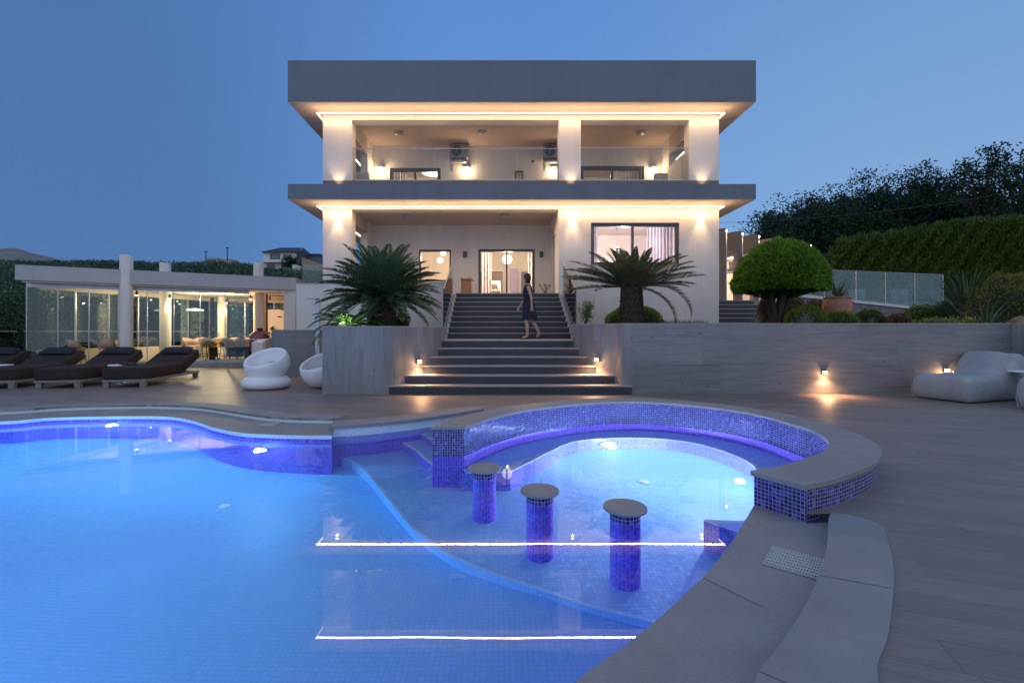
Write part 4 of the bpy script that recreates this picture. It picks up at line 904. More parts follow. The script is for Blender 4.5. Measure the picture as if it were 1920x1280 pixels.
for i, (x_, D) in enumerate(((391,17.98),(410,18.4),(425,18.0),(433,18.35),(450,17.98),(457,18.35),(467,18.1))):
    o = gw if i == 0 else copy_tree(gw); o.location = (XD(x_,D), D, .976); tag(o, 'empty stemmed wine glass on the dark dining table, number %s along it from the left' % ('first','second','third','fourth','fifth','sixth','seventh')[i] if False else ['leftmost wine glass, alone at the left end of the table','wine glass before the lit column, second along the table','left glass of the pair right of the lit column','right glass of the pair right of the lit column','left glass of the pair near the table\'s right end','right glass of the pair near the table\'s right end','rightmost wine glass, beside the red grill'][i], 'wine glass', 'wine glasses on the dining table')
sdt = thing('lounge_table', 'low dark table laid with glassware between the two single tan chairs in the pavilion', 'table', (XD(172,17),17,.13)); g = MB(); g.rbox(XD(150,17.4),17.1,.75,XD(232,17.4),17.7,.80,.02); g.build('tabletop', bpy.data.materials['dark_tabletop'], sdt); g = MB(); g.tube([(XD(190,17.4),17.4,.13),(XD(190,17.4),17.4,.75)], .05, 10); g.build('pedestal', mt['black'], sdt)
# red kettle grill
kg = thing('ceramic_grill', 'dark red ceramic dome grill with a black vent cap behind the white low wall', 'grill', (XD(487,16.2),16.2,0)); c = (XD(487,16.2),16.2,0)
g = MB(); g.lathe([(.001,.45),(.20,.47),(.30,.60),(.335,.80),(.335,.985)], c, 32); g.build('firebox', mt['redglaze'], kg)
g = MB(); g.lathe([(.34,1.0),(.325,1.10),(.27,1.21),(.17,1.285),(.09,1.31),(0,1.31)], c, 32); g.build('dome', mt['redglaze'], kg)
g = MB(); g.lathe([(.345,.975),(.35,.98),(.35,1.005),(.34,1.01)], c, 32); g.build('band', mt['steel'], kg); g = MB(); g.lathe([(.09,1.305),(.09,1.36),(.10,1.362),(.10,1.385),(0,1.385)], c, 18); g.build('vent_cap', mt['black'], kg)
for i in range(4): a = R(45+90*i); g = MB(); g.tube([(c[0]+.2*math.cos(a),c[1]+.2*math.sin(a),.5),(c[0]+.3*math.cos(a),c[1]+.3*math.sin(a),0)], .018, 8); g.build('leg', mt['black'], kg)
# walls beside the pavilion
lw = thing('garden_wall', 'short white garden wall behind the white bowl chair', 'wall', (XD(480,14.6),14.6,0))
g = MB(); xa, xb, xc, xd = XD(472,14.6), XD(491,14.6), XD(510,16.6), XD(498,16.7)
g.add([(xa,14.6,0),(xb,14.6,0),(xc,16.6,0),(xd,16.7,0),(xa,14.6,.93),(xb,14.6,.93),(xc,16.6,1.06),(xd,16.7,1.06)], [(0,3,2,1),(4,5,6,7),(0,1,5,4),(1,2,6,5),(2,3,7,6),(3,0,4,7)]); g.build('wall_body', mt['white'], lw)
ww = thing('screen_wall', 'grey timber-look screen wall behind the white bowl chairs', 'wall', (-5.9,13.3,0))
g = MB(); g.box(XD(509,13.3),13.3,0,-4.55,13.5,1.29); g.build('cladding', mt['clad_h'], ww); g = MB(); g.box(XD(509,13.3)-.01,13.29,1.29,-4.54,13.51,1.315); g.build('coping', mt['tread'], ww)
sw = thing('garden_shower', 'tall brushed steel garden shower column left of the wood-clad planter', 'shower', (XD(596,12.3),12.3,0)); xx = XD(595,12.3)
g = MB(); g.box(xx-.06,12.3,0,xx+.06,12.36,2.12); g.build('column', mt['alu'], sw, bevel=.006); g = MB(); g.box(XD(575,12.2),12.12,2.125,xx+.06,12.36,2.15); g.build('shower_head', mt['alu'], sw)
g = MB(); g.tube([(xx,12.25,.93),(xx,12.3,.93)], .04, 12); g.tube([(xx,12.2,.93),(xx,12.25,.93)], .018, 8); g.tube([(xx-.02,12.22,.93),(xx-.06,12.2,.99)], .01, 6); g.build('tap', mt['steel'], sw)
# ================================================================== LOUNGERS
def make_lounger():
    r = thing('sun_lounger', 'x', 'sun lounger'); w = .46; Ls = 1.62
    for sx in (-1,1):
        for y in (.06, 2.42): g = MB(); g.box(sx*.37-.055, y-.05, 0, sx*.37+.055, y+.05, .14); g.build('leg', mt['teak'], r, bevel=.005)
    g = MB()
    for sx in (-1,1): g.box(sx*.42-.03, 0, .125, sx*.42+.03, 2.48, .185)
    for y in (.0,.8,1.6,2.42): g.box(-.39, y, .13, .39, y+.06, .18)
    g.build('frame', mt['teak'], r, bevel=.004)
    g = MB(); g.rbox(-w,0,.19,w,Ls,.45,.035); g.build('seat_mattress', mt['cushion'], r)
    Mx = Matrix.Translation((0, Ls+.02, .20))@Matrix.Rotation(R(22), 4, 'X')
    g = MB(); g.rbox(-w,.0,.0,w,.93,.25,.035,Mx); g.build('back_mattress', mt['cushion'], r)
    g = MB(); vs = []; n = 18; m = 12
    g = MB(); nx, ny = 16, 10; top = []; bot = []
    for j in range(ny+1):
        for i in range(nx+1):
            u, v = -1+2*i/nx, -1+2*j/ny; h = .085*(max(0,1-abs(u)**3.2)*max(0,1-abs(v)**3))**.5; pinch = 1-.06*(1-abs(u*v))
            top.append(Mx@Vector((u*.37*pinch, .72+v*.17*pinch, .25+.05+h))); bot.append(Mx@Vector((u*.37*pinch, .72+v*.17*pinch, .25+.05-h*.55)))
    k = (nx+1)*(ny+1); f = [(j*(nx+1)+i, j*(nx+1)+i+1, (j+1)*(nx+1)+i+1, (j+1)*(nx+1)+i) for j in range(ny) for i in range(nx)]
    g.add(top+bot, f+[tuple(k+q for q in t[::-1]) for t in f], smooth=True); g.build('pillow', mt['pillow'], r)
    for sx in (-1,1): g = MB(); g.tube([(sx*.34,1.9,.36),(sx*.34,2.12,.16)], .012, 6); g.build('prop', mt['steel'], r)
    return r
lo = make_lounger()
for i, (x_, y_, a, lab) in enumerate(((-8.42,10.42,8.5,'brown sun lounger nearest the white bowl chairs'),(-9.78,10.28,11,'middle brown sun lounger, right behind the round side table'),(-11.10,10.12,14,'brown sun lounger left of the middle one, cut by the picture edge at its foot'),(-12.42,10.0,16,'leftmost brown sun lounger, only its raised back in the picture'))):
    o = lo if i == 0 else copy_tree(lo); o.location = (x_, y_, 0); o.rotation_euler = (0,0,R(a)); tag(o, lab, 'sun lounger', 'brown sun loungers in a row by the pool')
def side_table(x, y, lab, h=.46, r=.26, grp='small white side tables'):
    t_ = thing('side_table', lab, 'side table', (x,y,0), grp); g = MB(); g.lathe([(0,h-.03),(r-.02,h-.03),(r,h-.015),(r-.01,h),(0,h)], (x,y,0), 32); g.build('tabletop', mt['plastic'], t_)
    g = MB(); g.lathe([(.16,0),(.16,.012),(.03,.03),(.025,h-.03)], (x,y,0), 20); g.build('pedestal', mt['alu'], t_)
side_table(XD(227,11.3), 11.3, 'round white side table with a black cloth on it, between the two right loungers'); side_table(XD(-2,11.2), 11.2, 'white side table at the left picture edge between loungers')
ct = thing('towel', 'crumpled black cloth on the round white side table', 'towel', (XD(238,11.2),11.2,.46)); g = MB(); vs = []; n = 14; c = Vector((XD(239,11.2), 11.2, .462))
for j in range(7):
    for i in range(n): a = 2*math.pi*i/n; q = j/6; rr = .17*math.sin(math.pi*(.5*(1-q)+.0)) if False else .18*(1-q)**.6; vs.append(c+Vector((rr*math.cos(a)*(1.2+.3*math.sin(3*a+j)), rr*math.sin(a)*(.7+.2*math.cos(2*a)), .075*q**.8+.012*math.sin(5*a+j*2)*(1-q))))
g.add(vs, [(j*n+i, j*n+(i+1)%n, (j+1)*n+(i+1)%n, (j+1)*n+i) for j in range(6) for i in range(n)], smooth=True); g.build('cloth', mt['black'], ct)
# white moulded bowl chairs
def bowl(c, r, tilt, rz, zc, base, label):
    t_ = thing('bowl_chair', label, 'armchair', c, 'white moulded bowl chairs')
    Mx = Matrix.Translation((c[0],c[1],zc))@Matrix.Rotation(R(rz),4,'Z')@Matrix.Rotation(R(tilt),4,'X')
    n = 48; prof = []
    for i in range(22):
        a = -math.pi/2+(math.pi/2+.34)*i/21; prof.append((r*math.cos(a), r*.86*math.sin(a)))
    prof += [(prof[-1][0]-.02, prof[-1][1]+.022), (prof[-1][0]-.05, prof[-1][1]+.008)]
    for i in range(14):
        a = .30-(.30+.42)*i/13; prof.append(((r-.07)*math.cos(a), r*.80*math.sin(a)))
    def world(pr, mn=None):
        g = MB(); vs = []
        for q, z in pr:
            for k in range(n):
                p = Mx@Vector((q*math.cos(2*math.pi*k/n), q*math.sin(2*math.pi*k/n), z)); p.z = max(p.z, .012+.0*k) if not base else max(p.z, .26); vs.append(p)
        return g.add(vs, [(i*n+k, i*n+(k+1)%n, (i+1)*n+(k+1)%n, (i+1)*n+k) for i in range(len(pr)-1) for k in range(n)], smooth=True)
    world(prof).build('shell', mt['plastic'], t_)
    Ms = Matrix.Translation((c[0],c[1],zc+.0))@Matrix.Rotation(R(rz),4,'Z')@Matrix.Rotation(R(tilt*.35),4,'X'); g = MB(); vs = []
    pr = [(.001,-.16),(r*.80,-.16),(r*.86,-.13),(r*.86,-.09),(r*.80,-.06),(r*.4,-.045),(.001,-.045)]
    for q, z in pr:
        for k in range(n): vs.append(Ms@Vector((q*math.cos(2*math.pi*k/n), q*math.sin(2*math.pi*k/n)-.03, z)))
    g.add(vs, [(i*n+k, i*n+(k+1)%n, (i+1)*n+(k+1)%n, (i+1)*n+k) for i in range(len(pr)-1) for k in range(n)], smooth=True); g.build('seat_cushion', mt['cream'] if False else mt['plastic'], t_)
    if base:
        g = MB(); g.lathe([(.001,0),(.36,.0),(.47,.04),(.515,.11),(.50,.18),(.42,.255),(.36,.28),(.001,.285)], (c[0],c[1]-.03,0), 48); g.build('footstool_base', mt['plastic'], t_)
bowl((XD(501,10.35),10.35,0), .475, 27, -12, .56, True, 'white bowl chair stacked on its round base, standing free')
bowl((XD(611,10.55),10.55,0), .56, 24, -30, .47, False, 'white bowl chair half hidden behind the wood-clad planter')
# ================================================================== BEAN BAGS (right)
def beanbag(M_, label):
    t_ = thing('bean_bag', label, 'bean bag', tuple(M_.translation), 'grey bean bags on the deck')
    # local: x across 0..1.05, y back, seat then a raised back
    W_, D_ = 1.0, 1.25; nx, ny = 22, 26; top = []; bot = []
    for j in range(ny+1):
        v = j/ny
        for i in range(nx+1):
            u = i/nx; e = (min(u,1-u)*2); ev = min(v,1-v)*2; rnd = (1-(1-min(1,e*4))**2)**.5*(1-(1-min(1,ev*4))**2)**.5
            s = min(1,max(0,(v-.60)/.26)); hgt = .41+.03*math.sin(math.pi*u)*(1-s)+.40*(s*s*(3-2*s))-.035*math.sin(math.pi*min(1,v/.6))**2*math.sin(math.pi*u)
            hgt += .012*math.sin(9*u+4*v)+.008*math.sin(17*v-5*u)
            x = (u-.5)*W_*(1+.05*math.sin(math.pi*v)); y = v*D_
            top.append(M_@Vector((x, y, .03+(hgt-.03)*(.80+.20*rnd)))); bot.append(M_@Vector((x*(.96), .02+y*.97, .012)))
    k = (nx+1)*(ny+1); f = [(j*(nx+1)+i, j*(nx+1)+i+1, (j+1)*(nx+1)+i+1, (j+1)*(nx+1)+i) for j in range(ny) for i in range(nx)]
    b = [i for i in range(nx+1)]+[j*(nx+1)+nx for j in range(1, ny+1)]+[ny*(nx+1)+i for i in range(nx-1, -1, -1)]+[j*(nx+1) for j in range(ny-1, 0, -1)]
    sides = []; mid = [None]*len(b)
    g = MB(); vs = top+bot; c0 = M_@Vector((0, D_/2, .15))
    for q, bi in enumerate(b):
        p = (top[bi]*.5+bot[bi]*.5); d = (p-c0); d.z = 0; vs.append(p+d.normalized()*.035)
    nb = len(b)
    fs = f+[tuple(k+q for q in t[::-1]) for t in f]
    for q in range(nb):
        a, c = b[q], b[(q+1) % nb]; ma, mc = 2*k+q, 2*k+(q+1) % nb; fs += [(a, ma, mc, c), (ma, k+a, k+c, mc)]
    g.add(vs, fs, smooth=True); g.build('fabric_body', mt['beanbag'], t_, sub=1)
    for cx in (-1, 1):
        g = MB(); g.tube([M_@Vector((cx*.478,.0,.03)), M_@Vector((cx*.50,-.005,.14)), M_@Vector((cx*.485,.0,.235))], .007, 6); g.build('piping', mt['beanbag'], t_)
beanbag(Matrix.Translation((8.05,8.48,0))@Matrix.Rotation(R(-72),4,'Z')@Matrix.Diagonal((.86,1.42,1.08,1)), 'grey bean bag lounger in front of the lit wall lamp at the right')
beanbag(Matrix.Translation((8.55,7.12,0))@Matrix.Rotation(R(-74),4,'Z')@Matrix.Diagonal((.9,1.3,1.35,1)), 'grey bean bag cut off by the right edge of the picture')
side_table(9.42, 8.25, 'white side table at the right picture edge beside the bean bags', .56, .26)
# ================================================================== PLANTS
def leaves(name, P, T, L_, Wd, mat, parent=None, up=None, bend=0.0):
    # diamond leaves: P base points, T directions, L_ lengths, Wd widths (arrays)
    P = np.asarray(P, float); T = np.asarray(T, float); n = len(P); T /= np.linalg.norm(T, axis=1, keepdims=True)+1e-9
    rnd = rng.normal(size=(n,3)) if up is None else np.asarray(up, float)+rng.normal(size=(n,3))*.25
    Sd = np.cross(T, rnd); Sd /= np.linalg.norm(Sd, axis=1, keepdims=True)+1e-9
    L_ = np.broadcast_to(L_, n)[:,None]; Wd = np.broadcast_to(Wd, n)[:,None]
    mid = P+T*L_*.45; tipp = P+T*L_; 
    if bend: tipp[:,2] -= (L_*bend)[:,0]
    V = np.empty((n,4,3)); V[:,0] = P; V[:,1] = mid+Sd*Wd/2; V[:,2] = tipp; V[:,3] = mid-Sd*Wd/2
    me = bpy.data.meshes.new(name); me.vertices.add(n*4); me.vertices.foreach_set('co', V.ravel()); me.loops.add(n*4); me.loops.foreach_set('vertex_index', np.arange(n*4, dtype=np.int32))
    me.polygons.add(n); me.polygons.foreach_set('loop_start', np.arange(0,n*4,4,dtype=np.int32)); me.polygons.foreach_set('loop_total', np.full(n,4,dtype=np.int32)); me.update(calc_edges=True)
    me.materials.append(mat); o = bpy.data.objects.new(name, me); COL.objects.link(o)
    if parent is not None: o.parent = parent; o.matrix_parent_inverse = parent.matrix_basis.inverted()
    return o
lf = {'cycad': leafm('cycad_leaf', [(.04,.085,.04),(.07,.14,.06),(.105,.185,.08)], .42, .15, .5), 'cycad2': leafm('dry_cycad_leaf', [(.05,.06,.03),(.10,.09,.05),(.14,.11,.07)], .6, .15),
 'cycadlit': leafm('lit_cycad_leaf', [(.05,.14,.03),(.10,.22,.05)], .45, .2, .5), 'top': leafm('juniper', [(.06,.14,.014),(.13,.26,.024),(.26,.40,.045)], .6, .2), 'hedge': leafm('cypress_hedge', [(.045,.085,.012),(.09,.14,.02),(.14,.19,.03)], .6, .2),  # small cycad: the uplight's glow is put into its greener leaf colour
 'ball': leafm('clipped_bush', [(.08,.16,.02),(.17,.27,.03),(.30,.36,.05)], .6, .2), 'dark': leafm('dark_tree_leaf', [(.012,.034,.016),(.024,.06,.028),(.04,.085,.038)], .55, .2), 'olive': leafm('olive_leaf', [(.03,.06,.035),(.06,.11,.06),(.10,.15,.09)], .6, .2, big=.35),
 'brown': leafm('dry_shrub_leaf', [(.17,.14,.05),(.26,.18,.08),(.30,.16,.10)], .7, .1), 'yucca': leafm('pale_yucca_leaf', [(.14,.17,.09),(.26,.28,.16)], .5, .2), 'flax': leafm('flax_leaf', [(.06,.10,.05),(.12,.17,.09)], .45, .2), 'red': leafm('red_leaf', [(.10,.02,.03),(.2,.04,.05)], .5, .1),
 'orange': leafm('orange_flower', [(.55,.16,.04),(.65,.28,.05)], .6, .2), 'yellow': leafm('yellow_flower', [(.5,.38,.05),(.6,.5,.10)], .6, .2), 'silver': leafm('silver_leaf', [(.16,.19,.17),(.24,.27,.24)], .7, .2), 'light': leafm('light_green_leaf', [(.10,.17,.05),(.20,.27,.08)], .5, .3)}
def sph(n):
    v = rng.normal(size=(n,3)); return v/np.linalg.norm(v, axis=1, keepdims=True)
def cycad(loc, n, length, trunk_r, trunk_h, name_label, mat, el=(82,-25), droop=.55, extra=(), seedk=0, nl=58, lw=.012, ll=.15, dry=None, group='cycads in the planters', trunk=True, short=1.0):
    t_ = thing('cycad', name_label, 'cycad', loc, group); c = Vector(loc)
    if trunk:
        g = MB(); nn = 26; vs = []; rows = 18
        for j in range(rows+1):
            q = j/rows
            for k in range(nn):
                a = 2*math.pi*(k+.5*(j % 2))/nn; rr = trunk_r*(1.06-.10*q+.10*math.sin(q*math.pi))*(1+.05*((j*7+k*3) % 3-1))
                vs.append(c+Vector((rr*math.cos(a), rr*math.sin(a), trunk_h*q-.03)))
        g.add(vs, [(j*nn+k, j*nn+(k+1)%nn, (j+1)*nn+(k+1)%nn, (j+1)*nn+k) for j in range(rows) for k in range(nn)]); g.add(vs[-nn:], [tuple(range(nn))])
        g.build('trunk', mt['palmbark'], t_)
        # old leaf bases
        m = 900; a = rng.uniform(0, 2*math.pi, m); q = rng.uniform(0,1,m); rr = trunk_r*(1.04-.10*q+.10*np.sin(q*math.pi)); P = np.c_[c.x+rr*np.cos(a), c.y+rr*np.sin(a), c.z+trunk_h*q]; T = np.c_[np.cos(a), np.sin(a), .9+0*a]
        leaves('leaf_scars', P, T, .055, .05, mt['palmbark'], t_)
    top = c+Vector((0,0,trunk_h)); P = []; T = []; LL = []; WW = []; U = []; g = MB()
    fr = [(i*2.39996+random.uniform(-.12,.12), el[0]+(el[1]-el[0])*((i+.5)/n)**.85+random.uniform(-5,5), length*random.uniform(.88,1.06)*(1-(1-short)*((i+.5)/n < .45)), droop*random.uniform(.8,1.2)) for i in range(n)]+list(extra)
    for az, e, Ln, dr in fr:
        e = R(e); hd = Vector((math.cos(az), math.sin(az), 0)); p = top+hd*trunk_r*.45+Vector((0,0,-.03)); N_ = 16; step = Ln/N_; rach = [p.copy()]; dirs = []
        for k in range(N_):
            ee = e-dr*(k/N_)**1.3*1.6; d = hd*math.cos(ee)+Vector((0,0,math.sin(ee))); dirs.append(d); p = p+d*step; rach.append(p.copy())
        g.tube(rach, [.011*(1-.75*k/N_) for k in range(N_+1)], 4, False)
        sidev = Vector((-hd.y, hd.x, 0))
        for k in range(nl):
            s = .10+.90*k/nl; q = s*N_; i = min(N_-1, int(q)); b = rach[i].lerp(rach[i+1], q-i); d = dirs[i]; upv = sidev.cross(d)*-1
            if upv.z < 0 and abs(d.z) < .9: upv = -upv
            lng = ll*(math.sin(math.pi*min(1, s*.93+.10))**.55)*Ln/1.3+.015
            for sg in (-1, 1):
                T.append(sidev*sg*.80+d*.55+upv*.30+Vector([random.uniform(-.06,.06) for _ in range(3)])); P.append(b); LL.append(lng*random.uniform(.9,1.1)); WW.append(lw); U.append(upv)
    g.build('leaf_stalks', dry or mat, t_); leaves('fronds', P, T, np.array(LL), np.array(WW), mat, t_, up=U); return t_
cL = (XD(716,11.5), 11.5, 1.30)
cycad(cL, 128, 1.44, .29, .84, 'big dark green cycad in the left planter beside the stairs', lf['cycad'], el=(84,-14), droop=.40, ll=.20, lw=.028, nl=64)
cycad((XD(652,10.7),10.75,1.28), 26, .92, .16, .16, 'small lit green cycad at the foot of the big cycad in the left planter', lf['cycadlit'], el=(60,-8), droop=.75, ll=.20, lw=.022, nl=46)
cycad((XD(622,12.6),12.6,1.28), 12, .60, .1, .1, 'low yellowish cycad by the shower at the left edge of the planter', leafm('yellow_cycad_leaf', [(.22,.22,.03),(.30,.30,.05)], .5, .2), el=(40,5), droop=.6, nl=30)
cR = (XD(1184,11.6), 11.6, 1.36)
cycad(cR, 54, 1.62, .235, 1.03, 'cycad with a thick bare trunk in front of the big right window', lf['cycad2'] if False else leafm('mixed_cycad_leaf', [(.06,.09,.045),(.12,.145,.065),(.20,.165,.09)], .5, .15), el=(86,2), droop=.20, ll=.19, lw=.026, nl=64, short=.64,
      extra=[(R(-10), 12, 1.75, 1.15), (R(-32), -12, 1.5, .95), (R(200), 8, 1.75, .10), (R(-5), 14, 1.75, .12), (R(172), 16, 1.7, .16), (R(185),22,1.7,.2),(R(8),20,1.7,.16)])
light('SPOT', 'garden_uplight', (XD(640,10.4), 10.35, 1.42), 15, (.95,1.0,.8), None, .03, target=(XD(680,11.2), 11.2, 2.0), spot=140)
tl_ = thing('garden_spotlight', 'small garden spotlight hidden under the low green cycad', 'spotlight', (XD(640,10.4),10.3,1.30)); g = MB(); g.tube([(XD(640,10.4),10.32,1.30),(XD(642,10.4),10.34,1.355)], .03, 10); g.build('housing', mt['black'], tl_)
bpy.data.objects['garden_uplight'].parent = tl_; bpy.data.objects['garden_uplight'].matrix_parent_inverse = tl_.matrix_basis.inverted()
def bush(name, label, c, r, n, size, mat, cat='bush', group=None, zcut=-.1, core=True, wdt=.45, rough=.05, corem=None):
    t_ = thing(name, label, cat, c, group); v = sph(int(n*1.6)); v = v[v[:,2] > zcut][:n]; m = len(v)
    k = 1+rough*np.sin(v[:,0]*7+v[:,2]*5)*np.cos(v[:,1]*6)+rng.normal(size=m)*.02-.10*rng.random(m)**2; P = np.array(c)+v*np.array(r)*k[:,None]
    T = v*np.array([1,1,1])+rng.normal(size=(m,3))*.55+np.array([0,0,.25]); leaves('foliage', P, T, size*rng.uniform(.7,1.3,m), size*wdt, mat, t_)
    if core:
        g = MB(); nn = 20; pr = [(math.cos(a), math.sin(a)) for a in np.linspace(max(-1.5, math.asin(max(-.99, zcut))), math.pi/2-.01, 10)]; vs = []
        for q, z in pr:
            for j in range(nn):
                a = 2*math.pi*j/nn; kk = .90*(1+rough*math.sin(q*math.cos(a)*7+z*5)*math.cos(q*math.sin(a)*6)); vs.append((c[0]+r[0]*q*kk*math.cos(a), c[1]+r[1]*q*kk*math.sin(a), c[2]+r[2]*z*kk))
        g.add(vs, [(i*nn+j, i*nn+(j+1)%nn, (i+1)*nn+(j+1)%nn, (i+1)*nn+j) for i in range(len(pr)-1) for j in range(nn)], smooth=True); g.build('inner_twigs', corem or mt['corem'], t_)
    return t_
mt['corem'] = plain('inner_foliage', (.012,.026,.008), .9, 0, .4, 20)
def bpx(px0, px1, ytop, ybase, D, depth=None):
    x0, x1 = XD(px0,D), XD(px1,D); zb = ZD(ybase,D); zt = ZD(ytop,D); return ((x0+x1)/2, D, zb), ((x1-x0)/2, depth or (x1-x0)/2, zt-zb)
gb = 'clipped round bushes in the planter'
c_, r_ = bpx(1136,1241,574,606,12.6); bush('round_bush', 'wide clipped green bush behind the trunk of the right cycad', c_, r_, 5200, .045, lf['ball'], group=gb, zcut=-.05)
c_, r_ = bpx(1476,1549,574,606,10.9); bush('round_bush', 'bright clipped bush below the mushroom-shaped tree', c_, r_, 4200, .04, lf['ball'], group=gb, zcut=-.05)
c_, r_ = bpx(1545,1604,585,606,10.7); bush('round_bush', 'small clipped bush in front of the terracotta pot', c_, r_, 3200, .036, lf['ball'], group=gb, zcut=-.05)
c_, r_ = bpx(740,766,588,614,11.9); bush('round_bush', 'little clipped bush right of the big left cycad trunk', c_, r_, 1600, .04, lf['ball'], group=gb, zcut=-.05)
gs = 'brown shrubs behind the mushroom-shaped tree'
c_, r_ = bpx(1422,1450,556,606,12.2); bush('dry_shrub', 'upright brownish shrub left of the mushroom-shaped tree trunk', c_, (r_[0],r_[1],r_[2]), 2600, .045, lf['brown'], 'shrub', gs, -.3)
c_, r_ = bpx(1463,1512,557,604,12.4); bush('dry_shrub', 'wide brownish shrub right of the mushroom-shaped tree trunk', c_, r_, 3000, .045, lf['brown'], 'shrub', gs, -.3)
c_, r_ = bpx(1505,1550,561,604,12.6); bush('dry_shrub', 'dark brownish shrub next to the terracotta pot', c_, r_, 2600, .045, lf['brown'], 'shrub', gs, -.3)
# mushroom-shaped juniper: dome crown on a short gnarled trunk
Dt = 11.4; tj = thing('topiary_tree', 'big mushroom-shaped clipped juniper with a dense bright green dome', 'topiary tree', (XD(1455,Dt),Dt,1.36)); cx_ = XD(1461,Dt); zr = ZD(534,Dt); Rr = .985; hz = ZD(453,Dt)-zr
v = sph(60000); v = v[v[:,2] > -.30][:36000]; m = len(v); kk = np.where(v[:,2] > 0, 1, 1.0); fl = 1+.035*np.sin(v[:,0]*9+v[:,2]*8)*np.cos(v[:,1]*8)+.035*np.sin(v[:,0]*27+3*v[:,1])*np.sin(v[:,2]*25)+.02*np.sin(v[:,0]*49)*np.sin(v[:,2]*43+v[:,1]*20)
th_ = np.arccos(np.clip(v[:,2],-1,1)); rad_ = np.where(v[:,2]>0, np.sin(th_)**1.12, np.sin(th_)**.9)
dirxy = v[:,:2]/(np.linalg.norm(v[:,:2],axis=1,keepdims=True)+1e-6)
shell = np.where(rng.random(m) < .8, 1-.05*rng.random(m), 1-.20*rng.random(m))
P = np.c_[cx_+dirxy[:,0]*rad_*Rr*fl*shell, Dt+dirxy[:,1]*rad_*Rr*fl*shell, zr+np.where(v[:,2]>0, v[:,2]**1.12 if False else np.abs(v[:,2])**1.05*hz, v[:,2]*.52)*fl*shell]
T = np.c_[dirxy*rad_[:,None]*.9, v[:,2]*.7+.25]+rng.normal(size=(m,3))*.38
leaves('crown', P, T, .095*rng.uniform(.6,1.4,m), .024*rng.uniform(.7,1.3,m), lf['top'], tj)
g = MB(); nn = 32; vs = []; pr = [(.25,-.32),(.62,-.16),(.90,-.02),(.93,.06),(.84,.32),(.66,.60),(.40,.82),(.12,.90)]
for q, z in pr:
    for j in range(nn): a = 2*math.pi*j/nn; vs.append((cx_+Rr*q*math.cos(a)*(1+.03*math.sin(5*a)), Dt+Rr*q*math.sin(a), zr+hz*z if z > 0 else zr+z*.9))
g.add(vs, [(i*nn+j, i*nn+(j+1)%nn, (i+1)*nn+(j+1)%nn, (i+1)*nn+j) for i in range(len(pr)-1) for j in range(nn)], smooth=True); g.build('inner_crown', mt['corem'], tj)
g = MB(); tx = XD(1457,Dt)
for i in range(7):
    a = 2*math.pi*i/7; b0 = Vector((tx+.10*math.cos(a), Dt+.10*math.sin(a), 1.33)); g.tube([b0, b0+Vector((.03*math.cos(a+1),.03*math.sin(a+1),.35)), Vector((cx_+.35*math.cos(a), Dt+.35*math.sin(a), zr-.12)), Vector((cx_+.9*math.cos(a), Dt+.9*math.sin(a), zr+.02))], [.085,.07,.055,.03], 8)
g.build('trunk', mt['bark'], tj)
v = sph(5000); v = v[(v[:,2] < .2)]; m = len(v); leaves('underside_twigs', np.c_[cx_+v[:,0]*Rr*.72, Dt+v[:,1]*Rr*.72, zr-.06+v[:,2]*.24], v+rng.normal(size=(m,3))*.5, .07, .014, lf['dark'], tj)
# spiky plants
def spiky(name, label, c, n, length, mat, w=.03, spread=(10,85), droop=.25, cat='yucca', group=None, seg=5):
    t_ = thing(name, label, cat, c, group); g = MB(); c = Vector(c)
    for i in range(n):
        az = i*2.39996+random.uniform(-.2,.2); e = R(spread[0]+(spread[1]-spread[0])*random.random()); Ln = length*random.uniform(.7,1.1); hd = Vector((math.cos(az),math.sin(az),0)); sd_ = Vector((-hd.y,hd.x,0)); p = c+hd*.02; rows = []
        for k in range(seg+1):
            q = k/seg; ee = e-droop*q*q*2.0; wq = w*(1-q)**.6*(.6+.4*min(1,q*4)); rows.append((p-sd_*wq/2, p+sd_*wq/2)); p = p+(hd*math.cos(ee)+Vector((0,0,math.sin(ee))))*Ln/seg
        vs = [q for r in rows for q in r]; g.add(vs, [(2*k,2*k+1,2*k+3,2*k+2) for k in range(seg)], smooth=True)
    g.build('leaves', mat, t_); return t_
gy = 'small spiky plants along the retaining wall'
spiky('yucca', 'pale spiky yucca at the foot of the side stairs', (XD(1417,9.9),9.9,1.36), 60, .34, lf['yucca'], .012, (15,88), .1, group=gy)
spiky('yucca', 'blue-green spiky yucca in front of the bright clipped bush', (XD(1510,9.85),9.85,1.36), 60, .36, lf['silver'], .012, (15,88), .1, group=gy)
spiky('yucca', 'small spiky yucca in front of the stone wall', (XD(1633,9.85),9.85,1.36), 40, .26, lf['yucca'], .012, (20,88), .1, group=gy)
spiky('flax_plant', 'tall bushy flax at the right end of the glass fence', (XD(1818,12.2),12.2,1.36), 170, 1.75, lf['flax'], .05, (28,86), .32, 'flax')
spiky('agave', 'long-leaved green agave on top of the retaining wall at the right', (XD(1848,10.0),10.0,1.36), 34, .85, lf['flax'], .04, (8,70), .12, 'agave')
